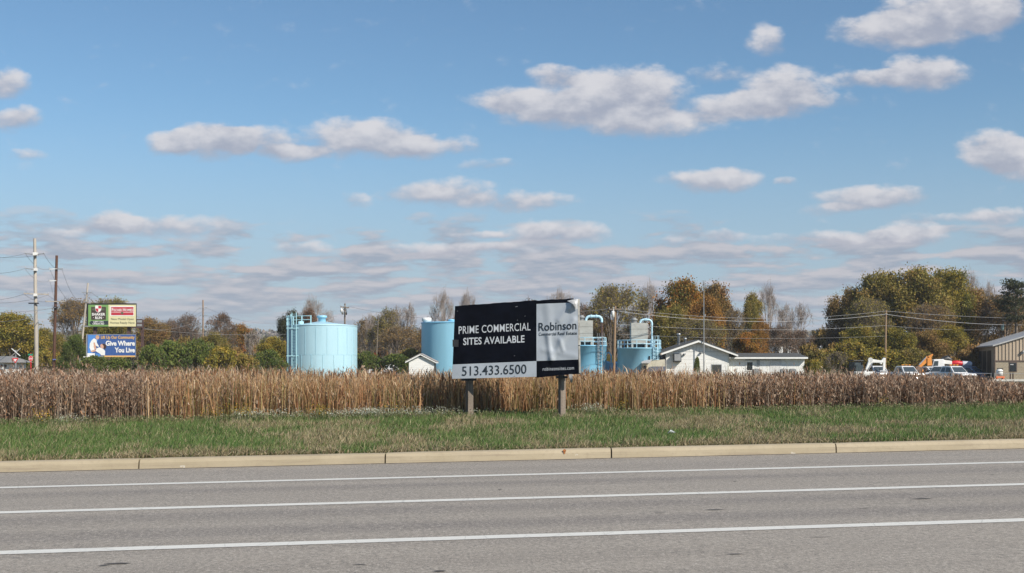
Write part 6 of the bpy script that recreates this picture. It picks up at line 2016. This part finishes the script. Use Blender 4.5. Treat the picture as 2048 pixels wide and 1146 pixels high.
def car(label, cat, px, D, rz, paint, kind='pickup', bar=False, zoff=-.12, scale=1.0):
    """x forward, wheels on z=0"""
    root = thing({'pickup': 'pickup_truck', 'suv': 'parked_van', 'car': 'parked_car'}[kind], (0, 0, 0), label, cat, None)
    Wd = 1.0
    if kind == 'pickup':
        low = [(-2.9, .55), (-2.9, 1.15), (-.9, 1.18), (1.15, 1.18), (1.3, 1.16), (2.55, 1.08), (2.75, .98), (2.82, .5), (2.5, .38), (-2.7, .42)]
        cab = [(-1.15, 1.15), (-1.0, 1.80), (-.75, 1.88), (.35, 1.88), (.6, 1.82), (1.35, 1.16)]
        wsx = [(.66, 1.76), (1.28, 1.20)]; sidew = [[(-.95, 1.24), (-.85, 1.72), (-.25, 1.76), (-.25, 1.24)], [(-.15, 1.24), (-.15, 1.76), (.42, 1.74), (.95, 1.24)]]
        wx = (-1.75, 1.85); rear = [(-1.02, 1.72), (-1.12, 1.25)]
    elif kind == 'suv':
        low = [(-2.4, .5), (-2.45, 1.05), (1.2, 1.08), (2.2, .98), (2.4, .85), (2.45, .45), (-2.3, .38)]
        cab = [(-2.40, 1.05), (-2.2, 1.72), (-1.9, 1.80), (.2, 1.80), (.45, 1.74), (1.3, 1.06)]
        wsx = [(.52, 1.68), (1.24, 1.10)]; sidew = [[(-2.2, 1.12), (-2.08, 1.62), (-1.2, 1.66), (-1.2, 1.12)], [(-1.1, 1.12), (-1.1, 1.67), (-.3, 1.67), (-.3, 1.12)], [(-.2, 1.12), (-.2, 1.67), (.3, 1.66), (.95, 1.12)]]
        wx = (-1.45, 1.5); rear = [(-2.28, 1.62), (-2.42, 1.12)]
    else:
        low = [(-2.2, .45), (-2.25, .85), (-1.6, .92), (1.0, .95), (2.0, .82), (2.2, .65), (2.22, .35), (-2.1, .3)]
        cab = [(-1.75, .9), (-1.1, 1.38), (-.7, 1.44), (.1, 1.44), (.35, 1.38), (1.15, .94)]
        wsx = [(.42, 1.32), (1.08, .97)]; sidew = [[(-1.45, .97), (-1.0, 1.30), (-.5, 1.36), (-.5, .97)], [(-.4, .97), (-.4, 1.36), (.1, 1.36), (.8, .97)]]
        wx = (-1.35, 1.4); rear = [(-1.2, 1.3), (-1.65, .97)]
    mb = MB(); mb.prism(low, -.97, .97)
    if kind == 'pickup':
        # open bed
        mb2 = MB(); mb2.box((-1.95, 0, 1.187), (1.6, 1.6, .02)); mb2.build('bed_floor', M_black, root)
    mb.build('body', paint, root, bevel=.06)
    mb = MB()
    n = len(cab)
    tw = [(.90 if z < 1.3 * (1 if kind != 'car' else .75) else .74) for x, z in cab]
    vs = [(x, -t, z) for (x, z), t in zip(cab, tw)] + [(x, t, z) for (x, z), t in zip(cab, tw)]
    fs = [tuple(range(n)), tuple(reversed(range(n, 2 * n)))] + [(i, i + n, (i + 1) % n + n, (i + 1) % n) for i in range(n)]
    mb.add(vs, fs); mb.build('cab', paint, root, bevel=.04)
    zlo, zhi = cab[0][1], cab[2][1]
    def yat(z): return .90 + (.74 - .90) * min(1, max(0, (z - zlo) / (cab[1][1] - zlo)))
    for pts in sidew:
        for s in (-1, 1):
            mb = MB(); mb.add([(x, s * (yat(z) + .012), z) for x, z in pts], [tuple(range(len(pts)))]); mb.build('side_window', M_glass_b, root)
    def slab(p, q, nm, w0_, w1_, off):
        (x0, z0), (x1, z1) = p, q
        nx_, nz_ = (z0 - z1), (x1 - x0); L = math.hypot(nx_, nz_); nx_ /= L; nz_ /= L
        if nm == 'rear_window': nx_, nz_ = -abs(nx_), abs(nz_)
        mb = MB(); mb.add([(x0 + nx_ * off, -w0_, z0 + nz_ * off), (x0 + nx_ * off, w0_, z0 + nz_ * off), (x1 + nx_ * off, w1_, z1 + nz_ * off), (x1 + nx_ * off, -w1_, z1 + nz_ * off)], [(0, 1, 2, 3)])
        mb.build(nm, M_glass_b, root)
    slab(wsx[0], wsx[1], 'windscreen', .66, .80, .03); slab(rear[0], rear[1], 'rear_window', .64, .76, .03)
    fx = low[-3][0] if kind == 'pickup' else low[-2][0]
    zf = .78 if kind != 'car' else .58
    for s in (-1, 1):
        mb = MB(); mb.box((fx - .02, s * .74, zf), (.12, .34, .20)); mb.build('headlight', M_chrome, root)
        mb = MB(); mb.box((low[0][0] - .01, s * .86, .85 if kind != 'car' else .7), (.06, .16, .34)); mb.build('tail_light', M_red, root)
        mb = MB(); mb.box((wsx[1][0] - .35, s * 1.06, zlo + .18), (.14, .18, .20)); mb.build('mirror', M_black, root)
    mb = MB(); mb.box((fx, 0, zf), (.12, 1.1, .26)); g_r = mb.build('grille', M_black, root)
    mb = MB(); mb.box((fx + .08, 0, .48 if kind != 'car' else .40), (.14, 1.86, .20)); mb.build('bumper', M_chrome if kind == 'pickup' else M_grey, root, bevel=.03)
    for x in wx:
        for s in (-1, 1):
            wheel(root, x, s * .88, .38 if kind != 'car' else .32)
            mb = MB(); mb.tube([(x, s * .96, .38), (x, s * .985, .38)], .47 if kind != 'car' else .39, 18); mb.build('wheel_arch', M_black, root)
    if bar:
        mb = MB(); mb.box((.1, 0, zhi + .05), (.25, 1.1, .08)); lb_ = mb.build('light_bar', M_black, root)
        for s in (-.42, 0, .42):
            mb = MB(); mb.box((.1, s, zhi + .12), (.22, .26, .09)); mb.build('beacon', M_amber, root)
    c = P(px, 0, D)
    g0 = H(c.x, D)
    root.location = (c.x, D, g0 + zoff); root.rotation_euler.z = rz; root.scale = (scale,) * 3
    return root


FWD = rad(-90)     # facing the camera
car('white pickup partly hidden behind the weeds, just right of the white excavator', 'truck', 1753, 143, FWD + rad(8), M_carwhite)
car('white pickup with an amber light bar, alone in the middle of the yard', 'truck', 1811, 139, FWD + rad(9), M_carwhite, bar=True)
car('white pickup with an amber light bar nearest the tan building', 'truck', 1906, 131, FWD + rad(17), M_carwhite, bar=True)
car('white pickup turned to the left behind the nearest white pickup', 'truck', 1884, 139, rad(222), M_carwhite)
car('pale blue van beside the dark side of the tan building', 'van', 1941, 150, FWD + rad(38), M_carblue, kind='suv')
car('white van half hidden left of the crane truck', 'van', 1857, 146, FWD + rad(30), M_carwhite, kind='suv')
car('white car glimpsed between the large tank and the white shed', 'car', 770, 160, rad(188), M_carwhite, kind='car', zoff=.35, scale=1.1)

# dark tractor behind the weeds
c = P(1714, 0, 143); g0 = H(c.x, 143)
tr = thing('tractor', (0, 0, 0), 'dark tractor with a roll cage left of the white excavator', 'tractor')
mb = MB(); mb.prism([(-.9, .6), (-.9, 1.1), (.2, 1.15), (1.6, 1.0), (1.7, .5)], -.45, .45); mb.build('hood', M_cargrey, tr, bevel=.05)
mb = MB()
for x in (-.9, .25):
    for s in (-.55, .55): mb.bar((x, s, 1.0), (x + .03, s * .92, 2.35), .08)
mb.build('roll_cage', M_black, tr)
mb = MB(); mb.box((-.33, 0, 2.4), (1.5, 1.3, .10)); mb.build('canopy', M_black, tr, bevel=.03)
mb = MB(); mb.box((-.33, 0, 1.75), (1.05, 1.0, 1.0)); mb.build('cab_glass', M_glass_b, tr)
for x, r in ((-.6, .62), (1.1, .40)):
    for s in (-1, 1): wheel(tr, x, s * .75, r, .32)
tr.location = (c.x, 143, g0); tr.rotation_euler.z = FWD + rad(15)


def limb(mb, a, b, w0_, w1_, th):
    """tapered box beam in the x,z plane at depth y"""
    a, b = Vector(a), Vector(b); d = (b - a).normalized(); s = Vector((-d.z, 0, d.x))
    vs = []
    for yy in (-th / 2, th / 2):
        for p, w_ in ((a, w0_), (b, w1_)):
            vs += [p + s * w_ / 2 + Vector((0, yy, 0)), p - s * w_ / 2 + Vector((0, yy, 0))]
    mb.add(vs, [(0, 2, 3, 1), (4, 5, 7, 6), (0, 4, 6, 2), (1, 3, 7, 5), (0, 1, 5, 4), (2, 6, 7, 3)])


D = 141
g0 = H(P(1745, 0, D).x, D)
ex = thing('excavator', (P(1738, 0, D).x, D, g0), 'white excavator arm bent over the parked pickups beside the reddish pole', 'excavator')
mb = MB(); limb(mb, P(1729, 750, D), P(1741, 722, D), .34, .46, .35); limb(mb, P(1740, 721.5, D), P(1765, 723.5, D), .46, .22, .34); mb.build('boom', M_white, ex, bevel=.03)
mb = MB(); limb(mb, P(1768.3, 716, D), P(1767.5, 742, D), .28, .26, .30); limb(mb, P(1760, 727, D), P(1769, 716.5, D), .30, .26, .28); mb.build('stick', M_white, ex, bevel=.02)
mb = MB(); mb.tube([P(1741, 719.6, D - .2), P(1741, 719.6, D + .25)], .28, 12); mb.build('pivot', M_white, ex)
mb = MB(); mb.tube([P(1733, 745, D - .25), P(1745, 726, D - .25)], .06, 8); mb.build('hydraulic_ram', M_steel, ex)
mb = MB(); a = P(1727, 0, D); mb.box((a.x, D + .4, g0 + .75), (2.2, 1.8, .7)); mb.build('body', M_white, ex, bevel=.08)
mb = MB()
for s in (-.5, 1.3): mb.box((a.x, D + s, g0 + .25), (2.6, .4, .5))
mb.build('track', M_black, ex, bevel=.12)
mb = MB(); b5 = P(1766, 747, D); mb.prism([(b5.x - .45, b5.z + .35), (b5.x + .35, b5.z + .4), (b5.x + .3, b5.z - .3), (b5.x - .3, b5.z - .35)], D - .3, D + .3); mb.build('bucket', M_steel, ex, bevel=.03)
mb = MB(); mb.prism([(a.x - .9, g0 + 1.1), (a.x + .1, g0 + 1.1), (a.x - .05, g0 + 1.85), (a.x - .85, g0 + 1.85)], D, D + .9); mb.build('cab', M_glass_b, ex, bevel=.04)

D = 146
g0 = H(P(1850, 0, D).x, D)
dg_ = thing('backhoe', (P(1852, 0, D).x, D, g0), 'orange backhoe arm folded up behind the white trucks', 'backhoe')
mb = MB(); limb(mb, P(1835.5, 736, D), P(1856.5, 715.5, D), .34, .62, .3); mb.build('stick', M_orange, dg_, bevel=.03)
mb = MB(); limb(mb, P(1859, 731, D - .1), P(1858, 716, D - .1), .60, .52, .34); limb(mb, P(1857.5, 715.5, D - .1), P(1865, 708.5, D - .1), .42, .18, .3); mb.build('boom', M_orange, dg_, bevel=.03)
mb = MB(); mb.tube([P(1838, 730, D - .25), P(1852, 714.5, D - .25)], .08, 8); mb.build('hydraulic_ram', M_steel, dg_)
mb = MB(); p = P(1838, 741, D)
mb.prism([(p.x - .55, p.z + .45), (p.x - .1, p.z + .55), (p.x + .6, p.z + .1), (p.x + .55, p.z - .4), (p.x + .1, p.z - .55), (p.x - .45, p.z - .3)], D - .4, D + .4); mb.build('bucket', mat('rusty_steel', (.16, .10, .07), .7, .3, 3), dg_, bevel=.04)
mb = MB(); p = P(1862, 0, D); mb.box((p.x, D + .3, g0 + .9), (2.6, 1.5, .8)); mb.build('body', M_orange, dg_, bevel=.08)
for x in (p.x - 1, p.x + 1):
    for s in (-.6, 1.2):
        mb = MB(); mb.tube([(x, D + s - .15, g0 + .5), (x, D + s + .15, g0 + .5)], .5, 18); mb.build('wheel', M_tyre, dg_)

# crane truck: white cab, red hub and pale boom lying level
D = 150
g0 = H(P(1890, 0, D).x, D)
ct_ = thing('bucket_truck', (P(1895, 0, D).x, D, g0), 'white boom truck with a red turret and pale tube behind the pickups', 'truck')
q = lambda px, py: (P(px, 0, D).x, P(px, py, D).z)
mb = MB(); mb.prism([q(1859, 746), q(1859, 738), q(1864, 735), q(1868, 719), q(1888, 718), q(1890, 735), q(1890, 746)], D, D + 2.2); mb.build('cab', M_carwhite, ct_, bevel=.08)
mb = MB(); mb.add([Vector((*((lambda a: (a[0],))(q(1866, 733))), D - .012, q(1866, 733)[1])), Vector((q(1876, 733)[0], D - .012, q(1876, 733)[1])), Vector((q(1877, 722)[0], D - .012, q(1877, 722)[1])), Vector((q(1869, 722)[0], D - .012, q(1869, 722)[1]))], [(0, 1, 2, 3)]); mb.build('side_window', M_glass_b, ct_)
mb = MB(); mb.add([(q(1865.2, 733.5)[0] - .03, D + .15, q(1864, 733)[1]), (q(1865.2, 733.5)[0] - .03, D + 2.05, q(1864, 733)[1]), (q(1868, 721)[0] - .05, D + 2.0, q(1868, 721)[1]), (q(1868, 721)[0] - .05, D + .2, q(1868, 721)[1])], [(0, 1, 2, 3)]); mb.build('windscreen', M_glass_b, ct_)
mb = MB(); mb.box(((q(1890, 0)[0] + q(1945, 0)[0]) / 2, D + 1.1, (q(0, 738)[1] + q(0, 746)[1]) / 2), (q(1945, 0)[0] - q(1890, 0)[0], 2.2, .55)); mb.build('flat_bed', M_carwhite, ct_, bevel=.04)
mb = MB(); mb.prism([q(1884, 727), q(1886, 719), q(1906, 722), q(1906, 729)], D + .3, D + 1.1); mb.build('boom', M_white, ct_, bevel=.05)
mb = MB(); mb.tube([P(1884, 721, D + .7), P(1894, 717.5, D + .7), P(1902, 721, D + .7)], [.35, .45, .3], 10); mb.build('engine_cover', M_black, ct_)
mb = MB(); a, b_ = P(1902, 728, D + .6), P(1924, 727.5, D + .6)
mb.tube([a, a.lerp(b_, .2) + Vector((0, 0, .12)), a.lerp(b_, .6) + Vector((0, 0, .10)), b_], [.14, .30, .33, .31], 16); mb.build('red_turret', M_red, ct_)
mb = MB(); mb.tube([P(1924, 727.5, D + .6), P(1941, 728.5, D + .6)], .36, 16); mb.tube([P(1941, 728.5, D + .6), P(1943, 728.5, D + .6)], .28, 16); mb.build('drum', mat('pale_drum', (.45, .48, .55), .5, .05), ct_)
mb = MB(); mb.box((q(1924, 0)[0], D + .8, q(0, 736)[1]), (2.2, .9, .5)); mb.build('drum_cradle', M_cargrey, ct_)
for px in (1868, 1905, 1930):
    for s in (.2, 2.0):
        mb = MB(); x = P(px, 0, D).x; mb.tube([(x, D + s - .15, g0 + .5), (x, D + s + .15, g0 + .5)], .5, 18); mb.build('wheel', M_tyre, ct_)

# ------------------------------------------------------------------ thin autumn haze
m_ = bpy.data.materials.new('haze_air'); m_.use_nodes = True
nt = m_.node_tree; nt.nodes.clear()
pvn = nt.nodes.new('ShaderNodeVolumePrincipled'); pvn.inputs['Color'].default_value = (.80, .86, .93, 1); pvn.inputs['Density'].default_value = 0.00019
pvn.inputs['Anisotropy'].default_value = 0.0
mo = nt.nodes.new('ShaderNodeOutputMaterial'); nt.links.new(pvn.outputs[0], mo.inputs['Volume'])
mb = MB(); mb.box((0, 3150, 24.5), (11000, 6500, 65))
tag(mb.build('haze', m_), 'thin pale haze over the distant hills', 'haze', None, 'stuff')
